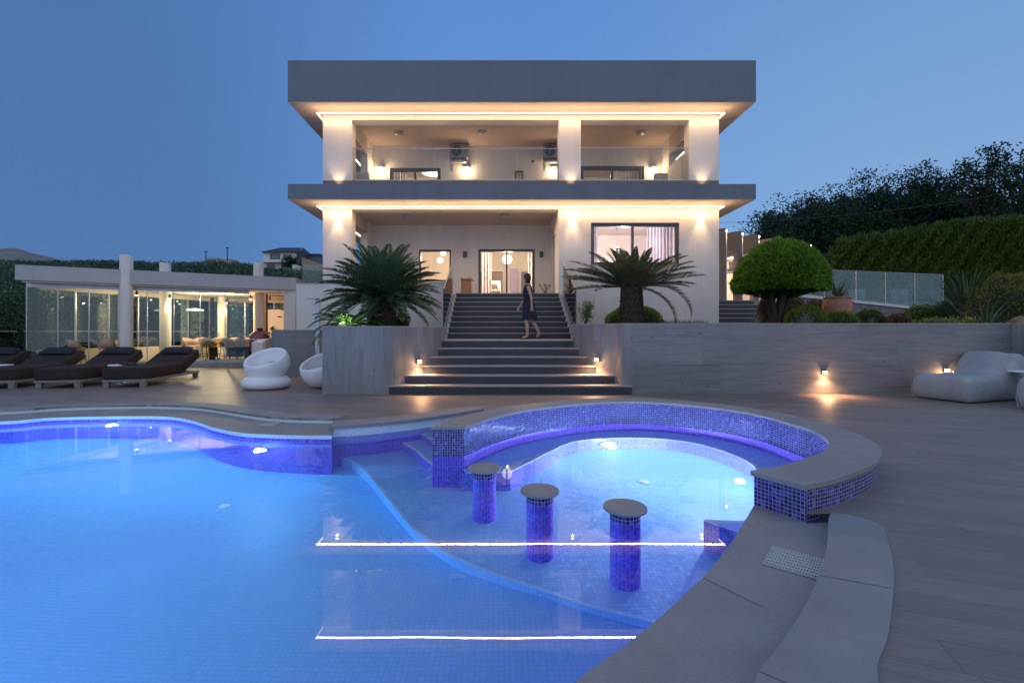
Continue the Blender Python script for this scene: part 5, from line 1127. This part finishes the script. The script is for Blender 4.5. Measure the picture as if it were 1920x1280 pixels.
# terracotta pot with a plant, in front of the stone wall
Dp = 12.0; tp = thing('terracotta_pot', 'large terracotta jar with two handles beside the clipped bushes', 'pot', (XD(1570,Dp),Dp,1.36)); c = (XD(1570,Dp),Dp,0); zt = ZD(557,Dp); rp = (XD(1592,Dp)-XD(1548,Dp))/2
g = MB(); g.lathe([(.16,1.3),(.24,1.45),(rp*1.06,1.75),(rp*1.12,1.92),(rp*.98,zt-.07),(rp*.95,zt-.04),(rp*1.03,zt-.03),(rp*1.03,zt),(rp*.9,zt),(rp*.88,zt-.05),(0,zt-.06)], c, 36); g.build('jar', mt['terracotta'], tp)
for s_ in (-1,1): g = MB(); g.tube([(c[0]+s_*rp*.98,Dp-.05,zt-.10),(c[0]+s_*rp*1.2,Dp-.07,zt-.13),(c[0]+s_*rp*1.2,Dp-.07,zt-.22),(c[0]+s_*rp*1.08,Dp-.05,zt-.25)], .018, 8); g.build('handle', mt['terracotta'], tp)
spiky('potted_agave', 'spiky plant growing out of the large terracotta jar', (c[0],Dp,zt-.05), 70, .62, lf['flax'], .035, (12,85), .2, 'plant')
# potted shrub right of the stairs
Dq = 11.3; ts_ = thing('potted_shrub', 'small light green shrub in a dark bowl at the top of the right planter curve', 'shrub', (XD(1098,Dq),Dq,1.36)); c = Vector((XD(1098,Dq),Dq,1.36))
g = MB(); g.lathe([(.0,0),(.13,0),(.19,.07),(.18,.075),(0,.06)], tuple(c), 24); g.build('bowl', mt['black'], ts_)
g = MB(); P = []; 
for i in range(9):
    a = random.uniform(0,6.28); q = c+Vector((0,0,.05)); pts_ = [q]; d = Vector((.35*math.cos(a),.35*math.sin(a),1)).normalized()
    for k in range(5): d = (d+Vector([random.uniform(-.18,.18) for _ in range(3)])+Vector((0,0,.06))).normalized(); q = q+d*.105; pts_.append(q)
    g.tube(pts_, [.009,.008,.006,.005,.004,.003], 5, False)
    for k in (2,3,4,5): P += [tuple(pts_[k]+Vector([random.gauss(0,.055) for _ in range(3)])) for _ in range(16)]
g.build('stems', mt['bark'], ts_); leaves('foliage', P, rng.normal(size=(len(P),3))+np.array([0,0,.3]), .05, .03, lf['light'], ts_)
# low flowers
def ground_cover(name, label, x0, x1, y0, y1, z, n, h, mat, fl=None, nf=0, cat='flowers'):
    t_ = thing(name, label, cat, ((x0+x1)/2,(y0+y1)/2,z)); t_['kind'] = 'stuff'; P = np.c_[rng.uniform(x0,x1,n), rng.uniform(y0,y1,n), np.full(n,z)]; hh = h*(.5+.5*np.sin(P[:,0]*5+P[:,1]*3)**2)*rng.uniform(.5,1,n); T = np.c_[rng.normal(size=(n,2))*.4, np.ones(n)]
    leaves('foliage', P, T, hh, .018, mat, t_)
    if fl: i = rng.integers(0,n,nf); tn = T[i]/np.linalg.norm(T[i],axis=1,keepdims=True); leaves('blossoms', P[i]+tn*hh[i][:,None], rng.normal(size=(nf,3)), .03, .03, fl, t_)
ground_cover('lavender', 'low silvery plants at the foot of the white wall right of the cycad', XD(1240,13),XD(1312,13),12.3,13.6,1.36,1500,.30,lf['silver'])
ground_cover('yellow_flowers', 'low yellow flowers on top of the retaining wall near the agave', XD(1728,10.2),XD(1815,10.2),9.8,10.6,1.36,1800,.26,lf['light'],lf['yellow'],420)
ground_cover('low_plants', 'sparse low dark plants along the inner edge of the right planter', 7.4,13.0,10.0,12.5,1.35,2500,.12,lf['hedge'])
c_, r_ = bpx(1826,1990,512,606,11.2,1.0); tb_ = bush('orange_flowering_bush', 'big rounded bush with orange blossoms at the right picture edge', c_, r_, 9000, .055, leafm('orange_bush_leaf', [(.09,.12,.02),(.17,.20,.04),(.26,.24,.05)], .6, .2), zcut=-.3, rough=.10)
v = sph(900); v = v[(v[:,2] < .35)&(v[:,2] > -.2)&(v[:,1] < .2)]; m = len(v); leaves('blossoms', np.array(c_)+v*np.array(r_)*1.02, v+rng.normal(size=(m,3))*.4, .05, .045, lf['orange'], tb_)
for (a_, b_, y0_, D_, r3, mm, lb) in ((1700,1752,572,13.5,.5,'ball','low rounded shrub in front of the right half of the stone wall'),(1752,1800,566,12.9,.5,'hedge','dark low shrub at the foot of the tall flax'),(1608,1650,582,12.6,.4,'hedge','small dark shrub in front of the left half of the stone wall'),(1668,1700,588,12.0,.3,'brown','little brownish shrub in front of the middle of the stone wall')):
    c_, r_ = bpx(a_, b_, y0_, 606, D_, r3); bush('low_shrub', lb, c_, r_, 2200, .05, lf[mm], 'shrub', 'low shrubs in front of the stone wall', zcut=-.2, rough=.12)
rk = thing('boulder', 'rounded reddish boulder on the planter at the right picture edge', 'boulder', (XD(1912,9.7),9.7,1.36)); g = MB(); vs = []; nn = 20; c = Vector((XD(1918,9.7),9.75,1.34))
for i, a in enumerate(np.linspace(0, math.pi/2, 8)):
    for j in range(nn): b = 2*math.pi*j/nn; k_ = 1+.09*math.sin(3*b+i)+.06*math.sin(5*b-2*i); vs.append(c+Vector((.27*math.cos(a)*math.cos(b)*k_, .22*math.cos(a)*math.sin(b)*k_, .24*math.sin(a)*(1+.08*math.sin(2*b)))))
g.add(vs, [(i*nn+j, i*nn+(j+1)%nn, (i+1)*nn+(j+1)%nn, (i+1)*nn+j) for i in range(7) for j in range(nn)], smooth=True); g.build('rock', plain('reddish_rock', (.32,.19,.15), .9, 0, .3, 14, .6, 30), rk)
red = thing('red_plant', 'small red-leaved plant in a dark pot at the top right of the stairs', 'plant', (XD(1022,15.9),15.9,ZFL)); c = Vector((XD(1022,15.9),15.9,ZFL)); g = MB(); g.lathe([(0,0),(.14,0),(.18,.06),(.17,.065),(0,.05)], tuple(c), 20); g.build('bowl', mt['black'], red)
P = []; T = []
for i in range(26):
    a = random.uniform(0,6.28); d = Vector((math.cos(a)*.7,math.sin(a)*.7,1)).normalized()
    for k in range(7): P.append(tuple(c+Vector((0,0,.05))+d*.055*k)); T.append(tuple(d+Vector([random.uniform(-.5,.5) for _ in range(3)])))
leaves('foliage', P, T, .09, .014, lf['red'], red)

# ================================================================== RIGHT SIDE
# side stairs up to the upper terrace
ss = thing('side_stairs', 'slate side stairs rising between the villa and the pergola', 'staircase', (8.2,15.3,1.5))
for i in range(6):
    y = 15.2+i*.32; z = ZD(603-9.2*i, y) if False else 1.56+i*.168; xr = XD(1440,y)-i*.0; xr = [10.0,9.85,9.68,9.5,9.35,9.25][i]
    g = MB(); g.box(XR+.001,y+.02,1.2,xr,y+.33 if i < 5 else 17.2,z-.025); g.build('riser', mt['riser'], ss); g = MB(); g.box(XR+.001,y,z-.025,xr+.01,y+.318 if i < 5 else 17.2,z); g.build('tread', mt['tread'], ss)
ut = thing('upper_terrace', 'raised terrace behind the side stairs with a paved top', 'terrace', (12,18,2.4)); g = MB(); g.prism([(XR,17.2),(9.3,17.2),(10.1,16.6),(10.9,17.0),(30,19.5),(30,26),(XR,26)], 1.2, 2.395); g.build('slab', mt['tread'], ut)
g = MB(); g.box(9.3,16.2,1.2,11.6,16.55,2.1); g.build('side_wall', stone('grey_green_block', (.16,.17,.15)), ut)
# pergola of tall portal frames
gp = 'portal frames of the pergola'; plab = ['nearest pergola portal, its column right against the villa corner','second pergola portal from the villa','third pergola portal, its column just left of the mushroom-shaped tree','fourth pergola portal, mostly behind the mushroom-shaped tree','farthest pergola portal, its lit top right of the mushroom-shaped tree']
pm = plain('brown_grey_render', (.20,.165,.15), .8, 0, .06, 3, .2, 60)
for i, (p_, y_, D_) in enumerate(((1366,428,17.6),(1396,433.5,18.1),(1427,439,18.7),(1459,446,19.5),(1524,457,20.7))):
    x_ = XD(p_,D_); zt = ZD(y_,D_); t_ = thing('pergola_portal', plab[i], 'pergola frame', (x_,D_,2.4), gp)
    g = MB(); g.box(x_-.30,D_,2.39,x_-.09,D_+.30,zt); g.build('column', pm, t_); g = MB(); g.box(x_-.0895,D_+.12,2.39,x_,D_+.30,zt-.02); g.build('lit_return', mt['interior'], t_); light('SPOT', 'strip_glow', (x_-.045,D_+.02,zt-.10), 22, WARM, t_, .02, target=(x_-.045,D_+.16,zt-1.2), spot=70, blend=1)
    g = MB(); g.add([(x_-.30,D_+.01,zt-.75),(x_-.30,D_+.13,zt-.75),(x_-.30,D_+.13,zt-.003),(x_-.30,D_+.01,zt-.003),(x_-2.0,D_+3.2,zt-.75),(x_-2.0,D_+3.35,zt-.75),(x_-2.0,D_+3.35,zt-.003),(x_-2.0,D_+3.2,zt-.003)], [(0,1,2,3),(7,6,5,4),(0,4,5,1),(1,5,6,2),(2,6,7,3),(3,7,4,0)]); g.build('beam', pm, t_)
    g = MB(); g.box(x_-.075,D_+.06,zt-.12,x_-.02,D_+.119,zt-.05); g.build('lamp', mt['bulb'], t_)
    g = MB(); g.box(x_-.7,D_+.70,zt-.80,x_-.45,D_+1.3,zt-.77); g.build('beam_strip', mt['led'], t_) if i < 3 else None
# back building behind the pergola
bh = thing('annex', 'lit cream annex with a tall pale glazed door behind the pergola', 'building', (9.5,22,2.4))
g = MB(); g.box(XR+.3,22.0,2.39,13.5,22.3,5.0); g.build('wall', mt['interior'], bh); g = MB(); g.box(XR+.2,21.6,5.0,14,24,5.25); g.build('roof', pm, bh)
g = MB(); g.box(XD(1369,21.9),21.9,ZD(508,21.9),XD(1386,21.9),21.99,ZD(471,21.9)); g.build('window', mt['pane'], bh); g = MB(); g.box(XD(1345,21.8),21.8,ZD(512,21.8),XD(1400,21.8),21.99,ZD(508,21.8)); g.build('lintel', mt['fascia'], bh)
light('POINT', 'annex_light', (9.9,20.9,3.6), 220, WARM, bh, .02); 
g = MB(); g.lathe([(.001,-.06),(.055,0),(.001,.06)], (9.95,21.0,4.6), 14); g.build('lamp_globe', mt['bulb'], bh)
hb2 = None
# stone wall with sloping white coping and glass fence
swl = thing('stone_wall', 'block stone wall with a sloping white coping right of the terracotta jar', 'wall', (13,17.3,1.4))
bm = tiles('split_stone_blocks', .15, [(0, (.20,.19,.18)), (.4, (.25,.235,.225)), (.7, (.30,.275,.26)), (.9,(.22,.21,.21))], (.15,.14,.14), .8, .07, bmp=1.0, big=6)
xa, ya, za = XD(1588,16.6), 16.6, ZD(566,16.6); xb, yb_, zb_ = XD(1795,17.6), 17.6, ZD(588,17.6); xa0 = XD(1500,16.2); za0 = ZD(557,16.2)
def slopew(g, th, zlo, dz0, dz1, x0=xa0, y0=16.2, z0=za0):
    pts_ = [(x0,y0,z0),(xb,yb_,zb_)]; v = []
    for (x, y, z) in pts_: v += [(x,y,zlo if zlo is not None else z+dz0),(x,y+th,zlo if zlo is not None else z+dz0),(x,y+th,z+dz1),(x,y,z+dz1)]
    return g.add(v, [(0,4,7,3),(1,2,6,5),(3,7,6,2),(0,1,5,4),(0,3,2,1),(4,5,6,7)])
slopew(MB(), .3, 1.3, 0, -.001).build('blocks', bm, swl); v_ = MB()
v_.add([(xa0,16.15,za0),(xa0,16.6,za0),(xa0,16.6,za0+.10),(xa0,16.15,za0+.10),(xb,yb_-.05,zb_),(xb,yb_+.4,zb_),(xb,yb_+.4,zb_+.09),(xb,yb_-.05,zb_+.09)], [(0,4,7,3),(1,2,6,5),(3,7,6,2),(0,1,5,4),(0,3,2,1),(4,5,6,7)]); v_.build('coping', mt['white'], swl)
gf = thing('glass_fence', 'glass fence panels on the stone wall in front of the tall hedge', 'glass fence', (xa,16.9,2.4))
pxs = [1500,1545,1605,1660,1715,1768]; q = [(XD(p,16.55+.9*(p-1500)/268), 16.55+.9*(p-1500)/268) for p in pxs]
for i in range(5):
    (x0,y0),(x1,y1) = q[i], q[i+1]; zt0, zt1 = ZD(504+10*(pxs[i]-1500)/268*1.1, y0), ZD(504+10*(pxs[i+1]-1500)/268*1.1, y1)
    zb0 = za0+(zb_-za0)*(x0-xa0)/(xb-xa0)+.105; zb1 = za0+(zb_-za0)*(x1-xa0)/(xb-xa0)+.105
    g = MB(); g.add([(x0+.02,y0,zb0),(x1-.02,y1,zb1),(x1-.02,y1,zt1),(x0+.02,y0,zt0),(x0+.02,y0+.012,zb0),(x1-.02,y1+.012,zb1),(x1-.02,y1+.012,zt1),(x0+.02,y0+.012,zt0)], [(0,1,2,3),(7,6,5,4),(3,2,6,7),(0,4,5,1),(0,3,7,4),(1,5,6,2)]); g.build('glass_panel', mt['fenceglass'], gf)
    g = MB(); g.tube([(x1,y1,zb1-.02),(x1,y1,zt1)], .012, 6); g.build('post', mt['steel'], gf)
    g = MB(); g.tube([(x0,y0,zt0),(x1,y1,zt1)], .012, 6); g.build('top_rail', mt['alu'], gf)
# pots behind the glass fence
for p_, D_, lab in ((1687,18.6,'grey cylinder pot with a small palm behind the glass fence'),(1607,18.4,'blue-grey pot behind the left glass panel of the fence')):
    t_ = thing('planter_pot', lab, 'pot', (XD(p_,D_),D_,2.4), 'pots behind the glass fence'); g = MB(); g.lathe([(0,2.395),(.24,2.395),(.27,ZD(543,D_)),(.24,ZD(543,D_)),(.24,ZD(548,D_)),(0,ZD(548,D_))], (XD(p_,D_),D_,0), 24); g.build('pot', plain('blue_grey_pot', (.22,.26,.30), .6), t_)
cycad((XD(1687,18.6),18.6,ZD(548,18.6)), 26, .85, .08, .05, 'small palm in the grey pot behind the glass fence', lf['cycad'], el=(60,-10), droop=.5, nl=30, group='palms behind the glass fence', trunk=False)
# tall clipped hedge
hd_ = thing('hedge', 'tall clipped green cypress hedge behind the glass fence', 'hedge', (21,22,2.4))
def htop(px_): return float(np.interp(px_, [1556,1575,1615,1660,1700,1765,1820,1920,2100], [474,458,451,447,440,427,421,417,411]))
n = 62000; pxr = rng.uniform(1558,2080,n); yy = rng.random(n); face = rng.random(n); Dh = 22+1.4*(face > .86)*rng.random(n)+rng.normal(size=n)*.10
tops = np.array([htop(p) for p in pxr]); wob = 3.5*np.sin(pxr*.21)+2.2*np.sin(pxr*.53)
yp = np.where(face > .86, tops+wob+rng.normal(size=n)*2.0, tops+wob+(530-tops)*yy)
P = np.c_[(pxr-CX)*Dh/FPX+0, Dh+.14*np.sin(pxr*.19+yp*.16), EYE-(yp-CY)*Dh/FPX]; T = np.c_[rng.normal(size=n)*.5-.1, rng.normal(size=n)*.5-.5, .8+rng.normal(size=n)*.4]
leaves('foliage', P, T, .17*rng.uniform(.6,1.4,n), .045, lf['hedge'], hd_)
m = 2600; pxr = np.repeat(np.linspace(1560,2075,130),20)+rng.normal(size=m)*1.5; D2 = 22.3; q = rng.random(m); tp_ = np.array([htop(p) for p in pxr])+3.5*np.sin(pxr*.21)+2.2*np.sin(pxr*.53); P = np.c_[(pxr-CX)*D2/FPX, np.full(m,D2)+rng.normal(size=m)*.15, EYE-(tp_-q*6-CY)*D2/FPX]
leaves('top_shoots', P, np.c_[rng.normal(size=m)*.25+.3, rng.normal(size=m)*.2, np.ones(m)], .22, .035, lf['hedge'], hd_)
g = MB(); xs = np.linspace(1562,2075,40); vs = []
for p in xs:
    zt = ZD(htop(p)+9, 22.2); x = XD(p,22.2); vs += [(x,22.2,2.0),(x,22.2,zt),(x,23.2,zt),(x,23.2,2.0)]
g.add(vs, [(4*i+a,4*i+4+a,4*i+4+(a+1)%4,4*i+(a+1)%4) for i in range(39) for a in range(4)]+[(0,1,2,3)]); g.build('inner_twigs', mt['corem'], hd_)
# dark trees behind the hedge
def tree(name, label, base, h, crown_c, crown_r, nclump, per, leaf, mat, group=None, cat='tree', cl=.5, gaps=.5, trunk_r=.18):
    t_ = thing(name, label, cat, base, group); b = Vector(base); cc = Vector(crown_c); g = MB(); P = []; T = []
    g.tube([b, b.lerp(cc,.5)+Vector((.1,0,0)), cc], [trunk_r, trunk_r*.7, trunk_r*.35], 8)
    for i in range(nclump):
        v = sph(1)[0]; q = random.random()**.38; c = cc+Vector((v[0]*crown_r[0]*q, v[1]*crown_r[1]*q, v[2]*crown_r[2]*q))
        if i % 3 == 0: g.tube([b.lerp(cc,.45+.4*random.random()), cc.lerp(c,.5)+Vector((0,0,-.1)), c], [trunk_r*.35,trunk_r*.2,.02], 5, False)
        s = cl*random.uniform(.5,1.3); m = int(per*random.uniform(.6,1.3)); P.append(np.array(c)+np.clip(rng.normal(size=(m,3)),-1.35,1.35)*np.array([s,s,s*.6])*.55); T.append(rng.normal(size=(m,3))+np.array([v[0]*.5,v[1]*.5,.1]))
    P = np.concatenate(P); T = np.concatenate(T); g.build('trunk', mt['bark'], t_); leaves('crown', P, T, leaf*rng.uniform(.6,1.3,len(P)), leaf*.5, mat, t_); return t_
tr_specs = [(1432,400,27,1.5,'small dark tree at the left end of the tree row, beside the villa'),(1468,372,28.5,1.7,'dark tree second from the left in the row behind the hedge'),(1512,362,28,1.8,'dark tree behind the right shoulder of the mushroom-shaped tree'),(1562,350,28.5,1.9,'dark tree directly above the left end of the hedge'),(1612,332,29,2.0,'dark tree crossed by the overhead wire, left of the highest middle one'),(1668,318,28.5,2.1,'dark tree with a bushy top in the middle of the row'),(1722,312,29,2.0,'tall dark tree right of the bushy middle one'),(1775,328,28.5,2.0,'dark tree in the dip before the tallest trees')]
for p_, y_, D_, rx, lab in tr_specs:
    zt = ZD(y_-4, D_); zc = (zt+3.2)/2+.3; tree('broadleaf_tree', lab, (XD(p_,D_),D_,2.3), 8, (XD(p_,D_)+.2,D_,zc), (rx*1.05,1.6,zt-zc), 120, 62, .17, lf['dark'], 'dark trees behind the hedge', cl=.75)
for p_, y_, D_, rx, lab in ((1838,282,25.5,2.2,'tall airy tree with open branches left of the tallest one'),(1905,266,25.0,2.4,'tallest airy dark tree at the right picture edge'),(1990,255,26,2.6,'airy tree just beyond the right picture edge')):
    zt = ZD(y_-2, D_); zc = zt-2.9; tree('broadleaf_tree', lab, (XD(p_,D_)+.5,D_,2.3), 9, (XD(p_,D_)+.2,D_,zc), (rx,1.7,2.9), 105, 44, .19, lf['dark'], 'dark trees behind the hedge', cl=.62)
P = []; n = 52000; pxr = rng.uniform(1400,2060,n); D_ = rng.uniform(30.5,32,n); tp_ = np.interp(pxr,[1400,1440,1500,1580,1650,1740,1800,2060],[448,415,393,378,360,352,372,380])+9*np.sin(pxr*.09)+6*np.sin(pxr*.23); yq = tp_+(560-tp_)*rng.random(n)**.9
th2 = tag(leaves('thicket', np.c_[(pxr-CX)*D_/FPX, D_, EYE-(yq-CY)*D_/FPX], rng.normal(size=(n,3)), .30*rng.uniform(.6,1.3,n), .16, lf['dark']), 'dense dark undergrowth filling the space behind the tree row', 'thicket', kind='stuff')
wr = thing('overhead_wire', 'thin overhead wire sagging in front of the dark trees', 'wire', (12,24.5,5)); g = MB(); pts_ = []
for t in np.linspace(0,1,24): p_ = 1330+(1990-1330)*t; y_ = 418-14*t-62*t*t; pts_.append(at(p_, y_, 24.5))
g.tube(pts_, .010, 5); g.build('cable', mt['frame'], wr)

# ================================================================== GROUND, HILLSIDE AND FAR LEFT
def hh(x, y):
    s = max(0, min(1, (y-17)/83)); base = -.9+14.0*s
    if x < -8: base += .0
    if y > 100: base = 13.1+(y-100)*.012
    return base-.25*math.sin(x*.13)*math.cos(y*.11)
xs = np.concatenate([np.linspace(-420,-60,30), np.linspace(-56,56,80), np.linspace(60,420,26)]); ys = np.concatenate([np.linspace(-40,110,100), np.linspace(116,700,40)])
g = MB(); vs = [(float(x), float(y), (hh(x,y) if (y > 14 or x < -16.5) else -2.2)-(0 if x < -16 or y > 27 or (x < -12.9 and y > 21) else 4.0)) for y in ys for x in xs]; nx = len(xs)
g.add(vs, [(j*nx+i, j*nx+i+1, (j+1)*nx+i+1, (j+1)*nx+i) for j in range(len(ys)-1) for i in range(nx-1)], smooth=True); tag(g.build('hillside', mt['hill']), kind='structure')
mtx = MB(); vs = []; nn = 70; rows = 14
for j in range(rows):
    for i in range(nn):
        p_ = -260+ i*(620/nn); q = j/(rows-1); pk = float(np.interp(p_, [-260,-120,-60,-20,30,60,100,150,220,360], [480,470,464,465,466,473,485,492,497,500])); D_ = 520-150*(1-q); y_ = 512+(pk-512)*q+1.2*math.sin(i*.9+j)*q; vs.append(at(p_, y_, D_))
mtx.add(vs, [(j*nn+i, j*nn+i+1, (j+1)*nn+i+1, (j+1)*nn+i) for j in range(rows-1) for i in range(nn-1)], smooth=True); tag(mtx.build('mountain', mt['ridge']), kind='structure')
# olive grove on the slope (uncountable mass) with its skyline
n = 230; P = []; T = []; LL = []
def visible(px_): return -80 < px_ < 640
cl_ = []
for i in range(1100):
    y = random.uniform(24, 104)**1.0; y = 22+82*random.random()**1.25; x = XD(random.uniform(-70,640), y); z = hh(x,y); cl_.append((x,y,z,random.uniform(.9,1.5)*(1+y*.008)))
for i in range(260):
    px_ = random.uniform(-60,620); y = random.uniform(92,108); x = XD(px_,y); ys_ = float(np.interp(px_,[0,60,120,200,300,380,440,480,560,620],[489,490,491,487,489,494,490,500,512,516]))+random.uniform(-1,7); cl_.append((x,y,ZD(ys_,y)-2.0,1.6))
for x, y, z, s in cl_:
    m = int(150 if y < 60 else 100); pxc = CX+x*FPX/y; sk = float(np.interp(pxc,[-80,0,60,120,200,300,380,440,476,492,560,640],[489,490,491,488,489,493,492,492,497,505,507,512])); z = min(z, ZD(sk+random.uniform(0,4),y)-s*1.45); v = np.clip(rng.normal(size=(m,3)),-1.7,1.7); P.append(np.array((x,y,z+s*.75))+v*np.array((.62,.5,.42))*s); T.append(rng.normal(size=(m,3))+np.array([0,-.2,.3])); LL.append(np.full(m, .20+y*.0042))
P = np.concatenate(P); T = np.concatenate(T); LL = np.concatenate(LL)
tag(leaves('olive_grove', P, T, LL*rng.uniform(.7,1.2,len(LL)), LL*.38, lf['olive']), 'dark olive grove covering the slope behind the pavilion', 'grove', kind='stuff')
for i, (p_, y0, D_, r0, lab) in enumerate(((15,560,20,1.7,'leafy grey-green shrub left of the pavilion, upper one'),(30,625,18.6,1.5,'leafy grey-green shrub just outside the glass fence at the left'),(-25,600,18,1.6,'shrub at the extreme left edge behind the fence'),(88,600,21,1.7,'shrub seen through the leftmost pavilion glass'),(170,575,24,2.1,'bushy tree seen through the second pavilion glass'),(282,590,25,1.7,'round dark tree seen between the two white columns'),(360,600,27,2.0,'tree seen through the pavilion glass behind the table'))):
    c = at(p_, y0, D_); tree('shrub' if i < 4 else 'olive_tree', lab, (c.x,c.y,hh(c.x,c.y)-.1), 3, tuple(c), (r0,r0*.8,r0*.85), 60, 90, .13, lf['olive'], 'shrubs and small trees beyond the pavilion', cl=.7, trunk_r=.09)
# far houses and poles
fh = thing('far_house', 'two-storey pale house with a dark hipped roof far up the slope', 'house', (XD(525,100),100,13)); D_ = 100
def fb(root, name, mat, p0, p1, y0, y1, d0, d1): g = MB(); g.box(XD(p0,d0),d0,ZD(y1,d0),XD(p1,d0),d1,ZD(y0,d0)); return g.build(name, mt[mat] if isinstance(mat, str) else mat, root)
fb(fh,'wall','white',494,556,474,522,100,107); fb(fh,'balcony_slab','white',491,534,488,491.5,98.8,100.01)
g = MB(); z0, z1 = ZD(473.5,100), ZD(463.5,103); g.add([(XD(491,100),99.3,z0),(XD(566,100),99.3,z0),(XD(566,100),108,z0),(XD(491,100),108,z0),(XD(512,100),103.5,z1),(XD(556,100),103.5,z1)], [(0,1,5,4),(1,2,5),(2,3,4,5),(3,0,4),(0,3,2,1)]); g.build('roof', plain('dark_roof_tiles', (.05,.055,.065), .7, 0, .3, 3), fh)
for a, b, c, d in ((506,525,475.5,486),(531,547,477,486),(501,515,495,506),(527,541,496,506)): o = fb(fh,'window','frame',a,b,c,d,99.93,100.02); fb(fh,'glazing',mt['glass'] if False else plain('far_window', (.10,.13,.17), .2),a+2,b-2,c+1.5,d-1,99.88,99.925)
g = MB(); g.tube([at(565,470,101), at(565,441,101)], .05, 5); g.build('antenna_mast', mt['alu'], fh)
f2 = thing('neighbour_house', 'grey neighbouring house with a sloping beige roof wall beside the villa', 'house', (XD(585,80),80,10))
fb(f2,'stone_chimney',plain('dark_stone', (.07,.065,.065), .9),556,569,471,496,80,82); fb(f2,'wall','white',548,606,496,512,84,88); fb(f2,'grey_upper_wall',plain('blue_grey_wall', (.14,.17,.22), .8),569,599,477,494,83,86)
g = MB(); z = 78; p = [at(566,482,z), at(566,512,z), at(612,512,z), at(612,499,z)]; q2 = [w+Vector((0,5,0)) for w in p]; g.add(p+q2, [(0,1,2,3),(7,6,5,4),(0,4,5,1),(1,5,6,2),(2,6,7,3),(3,7,4,0)]); g.build('beige_gable', plain('beige_plaster', (.34,.28,.21), .85), f2)
fb(f2,'flat_roof','frame',568,600,475.5,477.5,82.5,87)
f3 = thing('low_building', 'low pale flat-roofed building half sunk in the grove', 'building', (XD(410,98),98,13)); fb(f3,'wall',stucco('pale_block', (.40,.38,.33)),384,408,483.5,498,96,99); fb(f3,'long_wall',bpy.data.materials['pale_block'],407.5,434,485.5,498,97,100); fb(f3,'window','frame',387,404,487,496,95.9,96.01)
for p_, y0, y1, lab in ((426.5,464,490,'tall dark pole with a cross arm on the skyline'),(386,472,486,'short dark pole beside the low flat-roofed building')):
    t_ = thing('utility_pole', lab, 'pole', at(p_,y1,95), 'poles on the skyline'); g = MB(); g.tube([at(p_,y1,95), at(p_,y0,95)], .09, 6); g.build('pole', mt['black'], t_); g = MB(); g.tube([at(p_-3,y0+.5,95), at(p_+3,y0+.5,95)], .1, 5); g.build('cross_arm', mt['black'], t_)
c = at(546,492,96); tree('round_tree', 'small round dark tree in front of the far two-storey house', (c.x,96,12.2), 3, tuple(c), (1.35,1.2,1.2), 26, 90, .32, lf['dark'], cl=.9)
gh = thing('glass_guard', 'glass guard panel on the roof edge between the pavilion and the villa', 'glass fence', (XD(585,19),19,2.8)); g = MB(); g.box(XD(566,19),19,2.87,XD(606,19),19.012,ZD(498,19)); g.build('glass_panel', mt['glass'], gh); g = MB(); g.tube([(XD(566,19),19,2.4),(XD(566,19),19,ZD(497,19))], .02, 6); g.build('post', mt['frame'], gh)
g = MB(); g.tube([(XD(566,19),19,ZD(498,19)),(XD(606,19),19,ZD(498,19))], .014, 6); g.build('top_rail', mt['alu'], gh)
rb = thing('retaining_wall', 'pale wall carrying the roof terrace between the pavilion and the villa', 'wall', (-7,18.6,0)); g = MB(); g.box(-8.1,18.7,0,-5.8,19.3,2.86); g.build('wall_body', mt['white'], rb)
lp = thing('lamp_post', 'slim white lamp post with an angled arm among the shrubs at the far left', 'lamp post', at(21,590,24)); g = MB(); g.tube([at(21.5,590,24), at(21.5,532,24), at(21.5,530,24)], .045, 8); g.build('pole', mt['alu'], lp); g = MB(); g.tube([at(21.5,531,24), at(2,526,24)], .03, 6); g.build('arm', mt['alu'], lp)
